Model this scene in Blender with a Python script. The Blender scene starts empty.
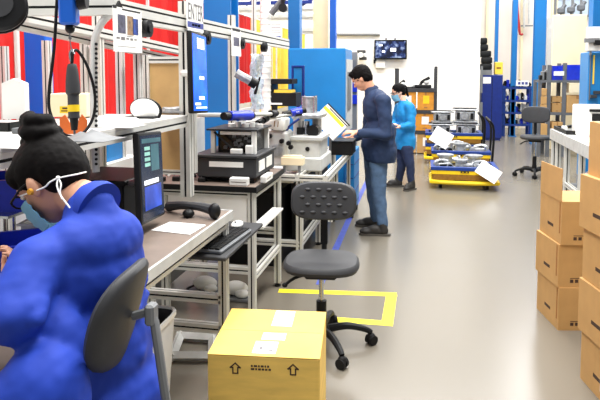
import bpy, bmesh, math, random
from mathutils import Vector as V, Matrix, Euler
random.seed(7)
S = bpy.context.scene
COL = S.collection
# ------------------------------------------------------------------ camera, world, light, exposure
F, H = 600.0, 1.6
YAW, PIT = math.atan(125 / 600.0), math.radians(4)
VC = 72 + F * math.tan(PIT)
cd = bpy.data.cameras.new('camera'); cam = bpy.data.objects.new('camera', cd); COL.objects.link(cam)
cd.sensor_width = 36; cd.lens = 36; cd.shift_y = -(200 - VC) / 600.0; cd.clip_start = 0.05; cd.clip_end = 200
cam.location = (0, 0, H); cam.rotation_euler = (math.pi / 2 - PIT, 0, YAW)
S.camera = cam
w = bpy.data.worlds.new('world'); S.world = w; w.use_nodes = True
w.node_tree.nodes['Background'].inputs[0].default_value = (0.97, 0.985, 1, 1)
w.node_tree.nodes['Background'].inputs[1].default_value = 0.38
def area(name, loc, size, power, rot=(0, 0, 0), col=(1, 1, 1)):
    l = bpy.data.lights.new(name, 'AREA'); l.shape = 'RECTANGLE'; l.size, l.size_y = size; l.energy = power; l.color = col
    o = bpy.data.objects.new(name, l); COL.objects.link(o); o.location = loc; o.rotation_euler = rot; return o
area('hall_light_aisle', (0.6, 4.5, 5.5), (1.2, 7), 520, col=(1, .98, .95))
area('hall_light_benches', (-2.0, 2.2, 5.0), (1.0, 5), 240, col=(1, .98, .95))
area('hall_light_back', (0, 11.0, 6.0), (7, 1.5), 580, col=(1, .98, .95))
area('hall_light_right', (3.6, 14.5, 6.0), (3, 3), 330, col=(1, .99, .97))
S.view_settings.view_transform = 'Standard'; S.view_settings.look = 'None'
S.view_settings.gamma = 1; S.view_settings.use_curve_mapping = False
S.view_settings.exposure = 0.3
# ------------------------------------------------------------------ pixel -> world (every call names the real plane or distance)
cY, sY = math.cos(YAW), math.sin(YAW)
RT = V((cY, sY, 0)); FW = V((-sY * math.cos(PIT), cY * math.cos(PIT), -math.sin(PIT))); UP = RT.cross(FW); O = V((0, 0, H))
def P(u, v, X=None, Y=None, Z=None, D=None):
    r = RT * ((u - 300) / F) - UP * ((v - VC) / F) + FW
    t = D if D is not None else X / r.x if X is not None else Y / r.y if Y is not None else (Z - H) / r.z
    return O + r * t
# ------------------------------------------------------------------ materials
def lin(c):
    return tuple((x / 255 / 12.92 if x / 255 <= .04045 else ((x / 255 + .055) / 1.055) ** 2.4) for x in c) + (1,)
def mat(name, rgb, rough=.5, metal=0.0, var=.12, scale=12, bump=0.0, emit=0.0, trans=0.0, alpha=1.0, stretch=(1, 1, 1), spec=.5, coat=0):
    m = bpy.data.materials.new(name); m.use_nodes = True; nt = m.node_tree; b = nt.nodes['Principled BSDF']
    c = lin(rgb)
    tc = nt.nodes.new('ShaderNodeTexCoord'); mp = nt.nodes.new('ShaderNodeMapping'); mp.inputs['Scale'].default_value = stretch
    no = nt.nodes.new('ShaderNodeTexNoise'); no.inputs['Scale'].default_value = scale; no.inputs['Detail'].default_value = 4
    nt.links.new(tc.outputs['Object'], mp.inputs[0]); nt.links.new(mp.outputs[0], no.inputs['Vector'])
    mr = nt.nodes.new('ShaderNodeMapRange'); mr.inputs[1].default_value = .3; mr.inputs[2].default_value = .7
    mr.inputs[3].default_value = 1 - var; mr.inputs[4].default_value = 1 + var
    nt.links.new(no.outputs['Fac'], mr.inputs[0])
    mx = nt.nodes.new('ShaderNodeVectorMath'); mx.operation = 'SCALE'; mx.inputs[0].default_value = c[:3]
    nt.links.new(mr.outputs[0], mx.inputs['Scale']); nt.links.new(mx.outputs[0], b.inputs['Base Color'])
    b.inputs['Roughness'].default_value = rough; b.inputs['Metallic'].default_value = metal
    b.inputs['Specular IOR Level'].default_value = spec; b.inputs['Coat Weight'].default_value = coat
    b.inputs['Transmission Weight'].default_value = trans; b.inputs['Alpha'].default_value = alpha
    if emit:
        nt.links.new(mx.outputs[0], b.inputs['Emission Color']); b.inputs['Emission Strength'].default_value = emit
    if bump:
        bp = nt.nodes.new('ShaderNodeBump'); bp.inputs['Strength'].default_value = bump; bp.inputs['Distance'].default_value = .01
        nt.links.new(no.outputs['Fac'], bp.inputs['Height']); nt.links.new(bp.outputs[0], b.inputs['Normal'])
    m.diffuse_color = c
    return m
A = {}
def M(*a, **k): A[a[0]] = mat(*a, **k)
M('aluminium', (218, 218, 212), .4, .25, .05)
M('rubber', (15, 15, 17), .65, 0, .1, spec=.3)
M('black', (14, 15, 17), .5, 0, .15, spec=.3)
M('black_gloss', (14, 15, 18), .2, 0, .1)
M('dark_grey', (50, 51, 54), .6, 0, .12)
M('mid_grey', (120, 122, 124), .5, 0, .1)
M('steel_grey', (105, 108, 112), .45, .2, .1)
M('light_grey', (196, 197, 194), .45, .1, .1)
M('casting', (172, 175, 178), .35, .5, .3, 30)
M('chrome', (200, 204, 208), .15, .9, .05)
M('white', (238, 238, 234), .5, 0, .03)
M('paper', (246, 246, 243), .7, 0, .02)
M('worktop', (122, 108, 98), .5, 0, .14, 8)
M('shelf_top', (205, 204, 200), .5, 0, .06)
M('red', (206, 24, 17), .42, 0, .12, 3, .1, coat=.3)
M('yellow_curtain', (246, 208, 70), .45, 0, .1, 3)
M('yellow', (243, 205, 20), .5, 0, .1, 6)
M('tape_yellow', (240, 222, 40), .55, 0, .08, 25)
M('tape_blue', (62, 78, 165), .55, 0, .15, 20)
M('blue_paint', (12, 110, 180), .4, 0, .06, 3)
M('blue_deep', (0, 92, 200), .45, 0, .08, 3)
M('blue_machine', (18, 122, 190), .4, 0, .06, 4)
M('blue_bin', (26, 50, 190), .35, 0, .12)
M('blue_dark', (8, 38, 120), .4, 0, .12)
M('blue_rim', (14, 54, 132), .45, 0, .12)
M('beige', (240, 226, 190), .6, 0, .04, 4)
M('wall_white', (240, 239, 235), .7, 0, .02, 3)
M('wall_beige', (228, 220, 210), .7, 0, .03, 2)
M('tan', (196, 160, 104), .65, 0, .1, 7)
M('orange', (240, 120, 50), .5, 0, .08)
M('cardboard', (194, 152, 95), .75, 0, .06, 9)
M('cardboard_edge', (160, 112, 60), .8, 0, .1, 30)
M('cardboard_yellow', (236, 196, 98), .75, 0, .1, 6, stretch=(1, 1, 5))
M('carton_orange', (214, 145, 48), .75, 0, .12, 14)
M('ink', (70, 50, 38), .8, 0, .1)
M('ink_grey', (120, 118, 120), .8, 0, .25, 60)
M('ink_blue', (70, 82, 150), .8, 0, .2, 60)
M('smock', (9, 54, 166), .75, 0, .1, 5, .15)
M('smock_dark', (16, 50, 150), .75, 0, .1, 5)
M('navy', (25, 46, 80), .8, 0, .15, 9, .2)
M('cyan_smock', (22, 140, 205), .7, 0, .1, 8, .1)
M('denim', (78, 104, 136), .85, 0, .22, 14, .1)
M('denim_dark', (34, 46, 78), .85, 0, .2, 14, .1)
M('shoe', (44, 42, 40), .6, 0, .15)
M('sole', (78, 74, 68), .7, 0, .1)
M('skin', (214, 158, 128), .5, 0, .07, 9)
M('skin_light', (228, 176, 148), .5, 0, .06, 9)
M('hair', (12, 9, 9), .7, 0, .2, 30, .12, stretch=(1, 1, 3), spec=.12)
M('mask', (120, 178, 205), .75, 0, .08, 20)
M('film', (200, 220, 235), .25, 0, .15, 14, .3, alpha=.62)
M('earplug', (225, 160, 40), .5, 0, .1)
M('pink', (235, 80, 150), .4, 0, .05)
M('screen_blue', (20, 90, 225), .2, 0, .35, 5, emit=1.0)
M('screen_white', (235, 240, 250), .3, 0, .05, emit=1.0)
M('screen_dark', (24, 34, 52), .2, 0, .3, 6, emit=.6)
M('screen_teal', (60, 92, 100), .2, 0, .2, 9, emit=.7)
M('screen_line', (120, 165, 155), .3, 0, .2, 30, emit=.8)
M('screen_navy', (40, 64, 150), .2, 0, .3, 9, emit=.8)
M('window_glass', (190, 205, 220), .1, 0, .06, 2)
M('red_pipe', (170, 40, 40), .5)
M('teal', (40, 140, 150), .5)
M('bronze', (150, 108, 40), .45, .3, .2, 20)
def floor_mat():
    m = mat('concrete', (119, 113, 102), .3, 0, .025, .8); nt = m.node_tree; b = nt.nodes['Principled BSDF']
    n2 = nt.nodes.new('ShaderNodeTexNoise'); n2.inputs['Scale'].default_value = 3; n2.inputs['Detail'].default_value = 2
    tc = next(n for n in nt.nodes if n.type == 'TEX_COORD'); nt.links.new(tc.outputs['Object'], n2.inputs['Vector'])
    mr = nt.nodes.new('ShaderNodeMapRange'); mr.inputs[1].default_value = .3; mr.inputs[2].default_value = .7; mr.inputs[3].default_value = .245; mr.inputs[4].default_value = .255
    nt.links.new(n2.outputs['Fac'], mr.inputs[0]); nt.links.new(mr.outputs[0], b.inputs['Roughness'])
    b.inputs['Specular IOR Level'].default_value = .6
    return m
A['floor'] = floor_mat()
def stained_wall():
    m = mat('stained_white', (243, 242, 239), .7, 0, .015, 2); nt = m.node_tree; b = nt.nodes['Principled BSDF']
    src = b.inputs['Base Color'].links[0].from_socket
    g = nt.nodes.new('ShaderNodeNewGeometry'); sep = nt.nodes.new('ShaderNodeVectorMath'); sep.operation = 'SUBTRACT'
    c = P(420, 12, Y=14); sep.inputs[1].default_value = c
    nt.links.new(g.outputs['Position'], sep.inputs[0])
    rot = nt.nodes.new('ShaderNodeMapping'); rot.inputs['Rotation'].default_value = (0, math.radians(35), 0); rot.inputs['Scale'].default_value = (1.1, 0, 2.6)
    nt.links.new(sep.outputs[0], rot.inputs[0])
    ln = nt.nodes.new('ShaderNodeVectorMath'); ln.operation = 'LENGTH'; nt.links.new(rot.outputs[0], ln.inputs[0])
    nz = nt.nodes.new('ShaderNodeTexNoise'); nz.inputs['Scale'].default_value = 2.2; nt.links.new(g.outputs['Position'], nz.inputs['Vector'])
    ad = nt.nodes.new('ShaderNodeMath'); ad.operation = 'ADD'; nt.links.new(ln.outputs['Value'], ad.inputs[0]); nt.links.new(nz.outputs['Fac'], ad.inputs[1])
    mr = nt.nodes.new('ShaderNodeMapRange'); mr.inputs[1].default_value = .6; mr.inputs[2].default_value = 1.35; mr.inputs[3].default_value = .5; mr.inputs[4].default_value = 0
    nt.links.new(ad.outputs[0], mr.inputs[0])
    mx = nt.nodes.new('ShaderNodeMix'); mx.data_type = 'RGBA'; nt.links.new(mr.outputs[0], mx.inputs[0]); nt.links.new(src, mx.inputs[6]); mx.inputs[7].default_value = lin((178, 176, 175))
    nt.links.new(mx.outputs[2], b.inputs['Base Color'])
    return m
A['wall_stain'] = stained_wall()
def tv_mat():
    m = mat('tv_picture', (10, 14, 30), .15); nt = m.node_tree; b = nt.nodes['Principled BSDF']
    tc = next(n for n in nt.nodes if n.type == 'TEX_COORD'); nz = nt.nodes.new('ShaderNodeTexNoise'); nz.inputs['Scale'].default_value = 7; nz.inputs['Detail'].default_value = 3
    nt.links.new(tc.outputs['Object'], nz.inputs['Vector'])
    r = nt.nodes.new('ShaderNodeValToRGB'); e = r.color_ramp.elements; e[0].position = .45; e[0].color = (.004, .006, .02, 1); e[1].position = .68; e[1].color = (.6, .72, .95, 1)
    k = r.color_ramp.elements.new(.55); k.color = (.03, .06, .22, 1)
    nt.links.new(nz.outputs['Fac'], r.inputs[0]); nt.links.new(r.outputs[0], b.inputs['Emission Color']); b.inputs['Emission Strength'].default_value = .9
    b.inputs['Base Color'].default_value = (.01, .01, .02, 1)
    return m
A['tv'] = tv_mat()
# ------------------------------------------------------------------ mesh helpers
def B(): return bmesh.new()
def place(bm, vs, M4):
    if M4 is not None: bmesh.ops.transform(bm, matrix=M4, verts=vs)
def box(bm, lo, hi, m=0, M4=None, bev=0.0, seg=1):
    lo, hi = V(lo), V(hi); c = (lo + hi) / 2; s = hi - lo
    r = bmesh.ops.create_cube(bm, size=1, matrix=Matrix.Translation(c) @ Matrix.Diagonal((abs(s.x), abs(s.y), abs(s.z), 1)))
    vs = r['verts']; fs = {f for v in vs for f in v.link_faces}
    for f in fs: f.material_index = m
    if bev:
        es = {e for v in vs for e in v.link_edges}
        rr = bmesh.ops.bevel(bm, geom=list(es), offset=bev, segments=seg, affect='EDGES', profile=.5)
        vs = list({v for f in rr['faces'] for v in f.verts} | {v for v in vs if v.is_valid})
        for f in rr['faces']: f.material_index = m
    place(bm, vs, M4); return vs
def axes(d, up=V((0, 0, 1))):
    d = V(d).normalized(); up = V(up)
    if abs(d.dot(up)) > .97: up = V((0, 1, 0)) if abs(d.y) < .9 else V((1, 0, 0))
    s = d.cross(up).normalized(); return d, s, s.cross(d).normalized()
def cyl(bm, p0, p1, r0, r1=None, seg=14, m=0):
    p0, p1 = V(p0), V(p1); r1 = r0 if r1 is None else r1
    d, s, u = axes(p1 - p0); rings = []
    for p, r in ((p0, r0), (p1, r1)):
        rings.append([bm.verts.new(p + (s * math.cos(a) + u * math.sin(a)) * r) for a in (2 * math.pi * k / seg for k in range(seg))])
    for k in range(seg):
        f = bm.faces.new((rings[0][k], rings[0][k - 1], rings[1][k - 1], rings[1][k])); f.material_index = m
    for q, rg in ((0, rings[0]), (1, rings[1])):
        f = bm.faces.new(rg if q == 0 else rg[::-1]); f.material_index = m
    return rings[0] + rings[1]
def tube(bm, pts, r, seg=8, m=0, sub=4):
    pts = [V(p) for p in pts]; Q = []
    if sub > 1 and len(pts) > 2:
        for i in range(len(pts) - 1):
            a, b = pts[i], pts[i + 1]; z = pts[max(i - 1, 0)]; c = pts[min(i + 2, len(pts) - 1)]
            for k in range(sub):
                t = k / sub
                Q.append(.5 * ((2 * a) + (b - z) * t + (2 * z - 5 * a + 4 * b - c) * t * t + (3 * a - z - 3 * b + c) * t ** 3))
        Q.append(pts[-1])
    else: Q = pts
    rings = []; ref = None
    for i, p in enumerate(Q):
        d = (Q[min(i + 1, len(Q) - 1)] - Q[max(i - 1, 0)]).normalized()
        if ref is None: ref = axes(d)[1]
        s = (ref - d * ref.dot(d)).normalized(); u = s.cross(d); ref = s
        rr = r if not callable(r) else r(i / max(1, len(Q) - 1))
        rings.append([bm.verts.new(p + (s * math.cos(a) + u * math.sin(a)) * rr) for a in (2 * math.pi * k / seg for k in range(seg))])
    for a, b in zip(rings, rings[1:]):
        for k in range(seg):
            f = bm.faces.new((a[k - 1], a[k], b[k], b[k - 1])); f.material_index = m
    bm.faces.new(rings[0]).material_index = m; bm.faces.new(rings[-1][::-1]).material_index = m
def ell(bm, c, r, R=None, seg=20, m=0):
    if not hasattr(r, '__len__'): r = (r, r, r)
    M4 = Matrix.Translation(V(c)) @ (R.to_4x4() if R is not None else Matrix.Identity(4)) @ Matrix.Diagonal((r[0], r[1], r[2], 1))
    q = bmesh.ops.create_uvsphere(bm, u_segments=seg, v_segments=max(6, seg * 2 // 3), radius=1, matrix=M4)
    for v in q['verts']:
        for f in v.link_faces: f.material_index = m
def lathe(bm, prof, c=(0, 0, 0), seg=20, m=0, M4=None):
    c = V(c); rings = []; allv = []
    for r, z in prof:
        rg = [bm.verts.new(c + V((r * math.cos(2 * math.pi * k / seg), r * math.sin(2 * math.pi * k / seg), z))) for k in range(seg)]
        rings.append(rg); allv += rg
    for a, b in zip(rings, rings[1:]):
        for k in range(seg):
            bm.faces.new((a[k - 1], a[k], b[k], b[k - 1])).material_index = m
    bm.faces.new(rings[0][::-1]).material_index = m; bm.faces.new(rings[-1]).material_index = m
    place(bm, allv, M4)
def prism(bm, poly, M4, t, m=0):
    a = [bm.verts.new(M4 @ V((x, y, 0))) for x, y in poly]; b = [bm.verts.new(M4 @ V((x, y, t))) for x, y in poly]
    n = len(poly)
    bm.faces.new(a[::-1]).material_index = m; bm.faces.new(b).material_index = m
    for k in range(n): bm.faces.new((a[k - 1], a[k], b[k], b[k - 1])).material_index = m
def prof(bm, p0, p1, w=.045, h=None, up=(0, 0, 1)):
    """slotted aluminium extrusion, groove floors blackened as slot shade (material 1)"""
    h = h or w; p0, p1 = V(p0), V(p1); d, s, u = axes(p1 - p0, V(up)); g = min(w, h) * .11; dp = min(w, h) * .10; pts = []; dark = set()
    def side(a, b, n):
        L = (b - a).length; t = (b - a) / L; nin = V((-t.y, t.x)); k = max(1, round(L / min(w, h)))
        pts.append(a)
        for i in range(k):
            c = a + t * (L * (i + .5) / k)
            pts.append(c - t * g); pts.append(c - t * g + nin * dp); dark.add(len(pts) - 1); pts.append(c + t * g + nin * dp); pts.append(c + t * g)
    cs = [V((-w / 2, -h / 2)), V((w / 2, -h / 2)), V((w / 2, h / 2)), V((-w / 2, h / 2))]
    for i in range(4): side(cs[i], cs[(i + 1) % 4], i)
    n = len(pts)
    a = [bm.verts.new(p0 + s * q.x + u * q.y) for q in pts]; b = [bm.verts.new(p1 + s * q.x + u * q.y) for q in pts]
    for k in range(n):
        f = bm.faces.new((a[k], a[(k + 1) % n], b[(k + 1) % n], b[k])); f.material_index = 1 if k in dark else 0  # groove floors black: shade inside the slots put into the colour
    bm.faces.new(a[::-1]); bm.faces.new(b)
def frame(o, n, up=(0, 0, 1)):
    n = V(n).normalized(); up = V(up); x = up.cross(n).normalized(); y = n.cross(x)
    return Matrix.Translation(V(o)) @ Matrix((x, y, n)).transposed().to_4x4()
def pad(bm, w, d, h, M4, ex=3.2, seg=36, dish=0.0, curve=0.0, m=0):
    """rounded superellipse cushion lying in xy, thickness h"""
    rings = []; allv = []
    for sc, z in ((.0, 0), (.82, 0), (.95, .12 * h), (1, .45 * h), (.985, .72 * h), (.93, .93 * h), (.8, h), (.5, h), (.2, h)):
        rg = []
        for k in range(seg):
            a = 2 * math.pi * k / seg; ca, sa = math.cos(a), math.sin(a)
            q = (abs(ca) ** ex + abs(sa) ** ex) ** (-1 / ex) * max(sc, .01)
            x, y = ca * q * w / 2, sa * q * d / 2
            zz = z + curve * (2 * x / w) ** 2 - (dish * (1 - min(1, (2 * x / w) ** 2 + (2 * y / d) ** 2)) if z > h * .5 else 0)
            rg.append(bm.verts.new((x, y, zz)))
        rings.append(rg); allv += rg
    for a, b in zip(rings, rings[1:]):
        for k in range(seg): bm.faces.new((a[k - 1], a[k], b[k], b[k - 1])).material_index = m
    bm.faces.new(rings[0][::-1]).material_index = m; bm.faces.new(rings[-1]).material_index = m
    place(bm, allv, M4)
MAT = {}
SPLIT = {'screen_glow', 'tape_and_slot', 'tie_rod', 'joint', 'inner_component', 'head', 'knob', 'clear_knob', 'feet', 'black_port', 'clip', 'tray_bracket', 'clamp', 'button', 'connector', 'side_module', 'bolts', 'bracket', 'slot', 'port', 'gasket', 'hose_fitting', 'paper_slot'}
ONE_NAME = {'bolts': 'bolt', 'feet': 'foot', 'gasket': 'gasket'}
def islands(bm):
    seen, out = set(), []
    for v in bm.verts:
        if v in seen: continue
        st, isl = [v], []; seen.add(v)
        while st:
            a = st.pop(); isl.append(a)
            for e in a.link_edges:
                b = e.other_vert(a)
                if b not in seen: seen.add(b); st.append(b)
        out.append(isl)
    return out
def obj(name, bm, mats, parent=None, world=True, ang=35, recalc=True):
    if name in SPLIT and parent is not None:
        isl = islands(bm); res = None
        if len(isl) > 1:
            for i in range(len(isl)):
                b2 = bm.copy(); g = islands(b2); keep = set(g[i]); bmesh.ops.delete(b2, geom=[v for v in b2.verts if v not in keep], context='VERTS')
                res = obj_(ONE_NAME.get(name, name), b2, mats, parent, world, ang, recalc)
            bm.free(); return res
        name = ONE_NAME.get(name, name)
    return obj_(name, bm, mats, parent, world, ang, recalc)
def obj_(name, bm, mats, parent=None, world=True, ang=35, recalc=True):
    if recalc: bmesh.ops.recalc_face_normals(bm, faces=bm.faces)
    if parent is not None and world: bm.transform(MAT[parent.name].inverted())
    me = bpy.data.meshes.new(name); bm.to_mesh(me); bm.free()
    for m in (mats if isinstance(mats, (list, tuple)) else [mats]): me.materials.append(A[m])
    me.polygons.foreach_set('use_smooth', [True] * len(me.polygons)); me.set_sharp_from_angle(angle=math.radians(ang))
    o = bpy.data.objects.new(name, me); COL.objects.link(o)
    if parent is not None: o.parent = parent; MAT[o.name] = MAT[parent.name]
    else: MAT[o.name] = Matrix.Identity(4)
    return o
def thing(name, label, cat, loc=(0, 0, 0), rz=0, group=None):
    o = bpy.data.objects.new(name, None); COL.objects.link(o); o.empty_display_size = .1
    o.location = loc; o.rotation_euler = (0, 0, rz); MAT[o.name] = Matrix.Translation(V(loc)) @ Matrix.Rotation(rz, 4, 'Z')
    return tag(o, label, cat, group)
def tag(o, label, cat, group=None, kind=None):
    o['label'] = label; o['category'] = cat
    if group: o['group'] = group
    if kind: o['kind'] = kind
    return o
def one(name, bm, mats, label, cat, group=None, origin=None):
    """a thing that is a single mesh, its origin at its base"""
    o = obj(name, bm, mats); me = o.data
    if origin is None:
        xs = [v.co for v in me.vertices]; lo = [min(c[i] for c in xs) for i in range(3)]; hi = [max(c[i] for c in xs) for i in range(3)]
        origin = V(((lo[0] + hi[0]) / 2, (lo[1] + hi[1]) / 2, lo[2]))
    me.transform(Matrix.Translation(-V(origin))); o.location = origin; MAT[o.name] = Matrix.Translation(V(origin))
    return tag(o, label, cat, group)
def struct(name, bm, mats):
    o = obj(name, bm, mats); o['kind'] = 'structure'; return o
def copy_tree(o, parent=None):
    c = o.copy(); COL.objects.link(c)
    if parent is not None: c.parent = parent
    for ch in [x for x in COL.objects if x.parent == o]: copy_tree(ch, c)
    return c
def text(s, M4, size, m, parent, name='lettering', depth=.0006):
    cu = bpy.data.curves.new(name, 'FONT'); cu.body = s; cu.size = size; cu.align_x = 'CENTER'; cu.align_y = 'CENTER'; cu.extrude = depth
    t = bpy.data.objects.new(name, cu); COL.objects.link(t); dg = bpy.context.evaluated_depsgraph_get()
    me = bpy.data.meshes.new_from_object(t.evaluated_get(dg)); bpy.data.objects.remove(t); me.transform(M4)
    me.transform(MAT[parent.name].inverted()); me.materials.clear(); me.materials.append(A[m])
    o = bpy.data.objects.new(name, me); COL.objects.link(o); o.parent = parent; MAT[o.name] = MAT[parent.name]; return o
def skin(name, caps, ells, voxel, m, parent, smooth=6, disp=None, cut=None):
    """tapered limbs + masses fused into ONE continuous surface"""
    bm = B()
    for p0, r0, p1, r1 in caps:
        cyl(bm, p0, p1, r0, r1, 16); ell(bm, p0, r0, seg=14); ell(bm, p1, r1, seg=14)
    for e in ells: ell(bm, *e)
    bmesh.ops.recalc_face_normals(bm, faces=bm.faces)
    me = bpy.data.meshes.new(name); bm.to_mesh(me); bm.free(); t = bpy.data.objects.new(name, me); COL.objects.link(t)
    r = t.modifiers.new('r', 'REMESH'); r.mode = 'VOXEL'; r.voxel_size = voxel
    if smooth:
        s = t.modifiers.new('s', 'SMOOTH'); s.factor = .5; s.iterations = smooth
    if disp:
        tx = bpy.data.textures.new(name, 'CLOUDS'); tx.noise_scale = disp[1]; tx.noise_depth = 2
        d = t.modifiers.new('d', 'DISPLACE'); d.texture = tx; d.strength = disp[0]; d.mid_level = .5; d.texture_coords = 'LOCAL'
    dg = bpy.context.evaluated_depsgraph_get(); m2 = bpy.data.meshes.new_from_object(t.evaluated_get(dg)); bpy.data.objects.remove(t)
    bm = B(); bm.from_mesh(m2); bpy.data.meshes.remove(m2)
    if cut:
        for co, no in cut:
            bmesh.ops.bisect_plane(bm, geom=bm.verts[:] + bm.edges[:] + bm.faces[:], plane_co=co, plane_no=no, clear_outer=True)
    for f in bm.faces: f.material_index = 0
    return obj(name, bm, m, parent, ang=180, recalc=False)
# ================================================================== THE HALL
bm = B(); box(bm, (-7, -3, -.1), (9, 20, 0)); struct('floor', bm, 'floor')
bm = B(); box(bm, (-7, 14, 0), (1.19, 14.3, 6)); struct('wall_back', bm, 'wall_stain')
bm = B(); box(bm, (1.05, 14.3, 0), (1.19, 18, 6)); struct('wall_return', bm, 'wall_white')
bm = B(); box(bm, (1.19, 18, 0), (9, 18.3, 6)); struct('wall_far', bm, 'wall_beige')
bm = B(); box(bm, (-4.6, -3, 0), (-4.4, 14, 6)); struct('wall_left', bm, 'wall_white')
bm = B()   # high windows far right: frame and glazing bars
wl, wr = P(555, 10, Y=17.95).x, P(598, 10, Y=17.95).x; z0 = P(575, 16, Y=17.95).z
for k in range(6):
    x = wl + (wr - wl) * k / 5; box(bm, (x - .03, 17.9, z0), (x + .03, 17.98, z0 + 1.6))
for k in range(4):
    z = z0 + k * .5; box(bm, (wl, 17.9, z - .03), (wr, 17.98, z + .03))
fr = struct('window_1', bm, 'mid_grey')
bm = B(); box(bm, (wl, 17.94, z0), (wr, 17.97, z0 + 1.6)); obj('glass', bm, 'window_glass', fr)
bm = B()   # horizontal wall trims seen over the curtains
for v in (8, 16, 30):
    z = P(280, v, Y=13.95).z; box(bm, (-7, 13.94, z - .04), (P(330, 8, Y=13.95).x, 13.999, z + .04))
struct('trim_1', bm, 'light_grey')
bm = B()
for u in (487, 522, 552, 556):
    x = P(u, 40, Y=17.9).x; box(bm, (x - .03, 17.93, 0), (x + .03, 17.999, 5.5))
struct('trim_2', bm, 'beige')
# blue and beige steel columns
def column(u0, u1, Y, m, label, depth=.2, z1=5.0, flange=False, z0=0.0):
    a, b = P(u0, 60, Y=Y).x, P(u1, 60, Y=Y).x; bm = B()
    if flange:
        t = .02; box(bm, (a, Y, z0), (b, Y + t, z1)); box(bm, (a, Y + depth - t, z0), (b, Y + depth, z1)); box(bm, ((a + b) / 2 - t, Y + t, z0), ((a + b) / 2 + t, Y + depth - t, z1))
        box(bm, (a - .02, Y - .02, 0), (b + .02, Y + depth + .02, .025))
    else:
        box(bm, (a, Y, z0), (b, Y + depth, z1), bev=.006); box(bm, (a - .03, Y - .03, 0), (b + .03, Y + depth + .03, .02))
    return one('steel_column', bm, m, label, 'column')
column(24, 45.5, 3.30, 'blue_deep', 'narrow bright blue steel column in front of the red curtain, left edge', .08)
column(204, 231, 6.3, 'blue_paint', 'wide blue flanged steel column right of the lit tablet monitor', .28, flange=True)
column(288, 299.5, 9.0, 'blue_paint', 'blue steel column rising behind the left end of the blue machine cabinet', .2)
column(329.5, 335.5, 11.0, 'blue_deep', 'thin blue steel column behind the right half of the blue machine cabinet', .15)
column(313, 328, 11.3, 'beige', 'cream square column rising behind the blue machine cabinet', .3)
column(494.5, 498, 15.6, 'blue_paint', 'thinnest blue column, behind the yellow box on the blue cabinet', .12)
column(511.5, 517, 15.6, 'blue_paint', 'slim blue column beside the red wall pipe', .15)
column(534, 545.5, 14.0, 'blue_paint', 'broad blue column left of the cream panel', .2, flange=True)
column(591.5, 612, 11.6, 'blue_paint', 'blue column at the right edge with a white box on it', .3)
# floor markings
def tape(pts, w, m, name, label, cat):
    bm = B(); pts = [V(p) for p in pts]
    for a, b in zip(pts, pts[1:]):
        d = (b - a).normalized(); n = V((-d.y, d.x, 0)) * w / 2; e = d * w / 2
        e0 = -e if a is pts[0] else e; q = [a - e0 - n if a is pts[0] else a + e - n, b + e - n, b + e + n, a - e0 + n if a is pts[0] else a + e + n]
        if a is pts[0]: q[0], q[3] = a - n, a + n
        lo = [bm.verts.new((x.x, x.y, .0004)) for x in q]; hi = [bm.verts.new((x.x, x.y, .0016)) for x in q]
        bm.faces.new(hi); bm.faces.new(lo[::-1])
        for k in range(4): bm.faces.new((lo[k - 1], lo[k], hi[k], hi[k - 1]))
    return one(name, bm, m, label, cat, origin=(pts[0].x, pts[0].y, 0))
tape([(-1.03, 4.175, 0), (-.215, 4.27, 0), (-.215, 3.76, 0), (-1.0, 3.74, 0)], .075, 'tape_yellow', 'floor_marking', 'yellow taped rectangle on the floor around the swivel chair', 'floor tape')
tape([(-.757, 4.36, 0), (-.80, 7.0, 0), (-.83, 10.5, 0)], .06, 'tape_blue', 'floor_marking', 'blue taped line on the floor running along the benches', 'floor tape')
# red and yellow welding curtains on the left
def curtain(y0, y1, m, label, grp, z0=1.12, z1=2.46, X=-2.75):
    t = thing('welding_curtain', label, 'curtain', (X, (y0 + y1) / 2, z0), group=grp); bm = B(); n = 40; fr_, bk = [], []
    for i in range(n + 1):
        y = y0 + (y1 - y0) * i / n; x = X + .022 * math.sin(i * 1.1) + .012 * math.sin(i * .43 + y0)
        fr_.append([bm.verts.new((x, y, z)) for z in (z0, z1)]); bk.append([bm.verts.new((x - .006, y, z)) for z in (z0, z1)])
    for i in range(n):
        for q in (fr_, bk): bm.faces.new((q[i][0], q[i + 1][0], q[i + 1][1], q[i][1]))
        for k in (0, 1): bm.faces.new((fr_[i][k], fr_[i + 1][k], bk[i + 1][k], bk[i][k]))
    for q in (0, n): bm.faces.new((fr_[q][0], fr_[q][1], bk[q][1], bk[q][0]))
    obj('fabric', bm, m, t)
    bm = B(); cyl(bm, (X, y0, z1 + .012), (X, y1, z1 + .012), .014); obj('curtain_rail', bm, 'aluminium', t)
    bm = B()
    for y in (y0 + .02,): box(bm, (X - .02, y - .015, 0), (X + .02, y + .015, z1))
    obj('frame_post', bm, 'aluminium', t)
ys = [2.2, 3.62, 4.62, 5.62, 6.62, 7.62, 8.62, 9.3]
wh = ['at the far left edge behind the blue column', 'behind the hanging black screwdriver', 'behind the perforated curved arm', 'behind the tan divider panel', 'behind the lit tablet monitor and blue column', 'left of the clear plastic bag', 'last red one before the yellow curtains']
for i in range(7): curtain(ys[i] + .01, ys[i + 1] - .01, 'red', 'red welding curtain hanging ' + wh[i], 'red welding curtains', z1=2.75 if i < 4 else 2.46)
wy = ['next to the last red curtain, behind the black instrument shelf', 'between the black shelf and the blue machine cabinet', 'seen above the blue machine cabinet beside the cream column']
for i, (a, b) in enumerate(((9.32, 10.6), (10.62, 12.0), (12.02, 13.8))): curtain(a, b, 'yellow_curtain', 'yellow welding curtain hanging ' + wy[i], 'yellow welding curtains', z0=.9)
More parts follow.
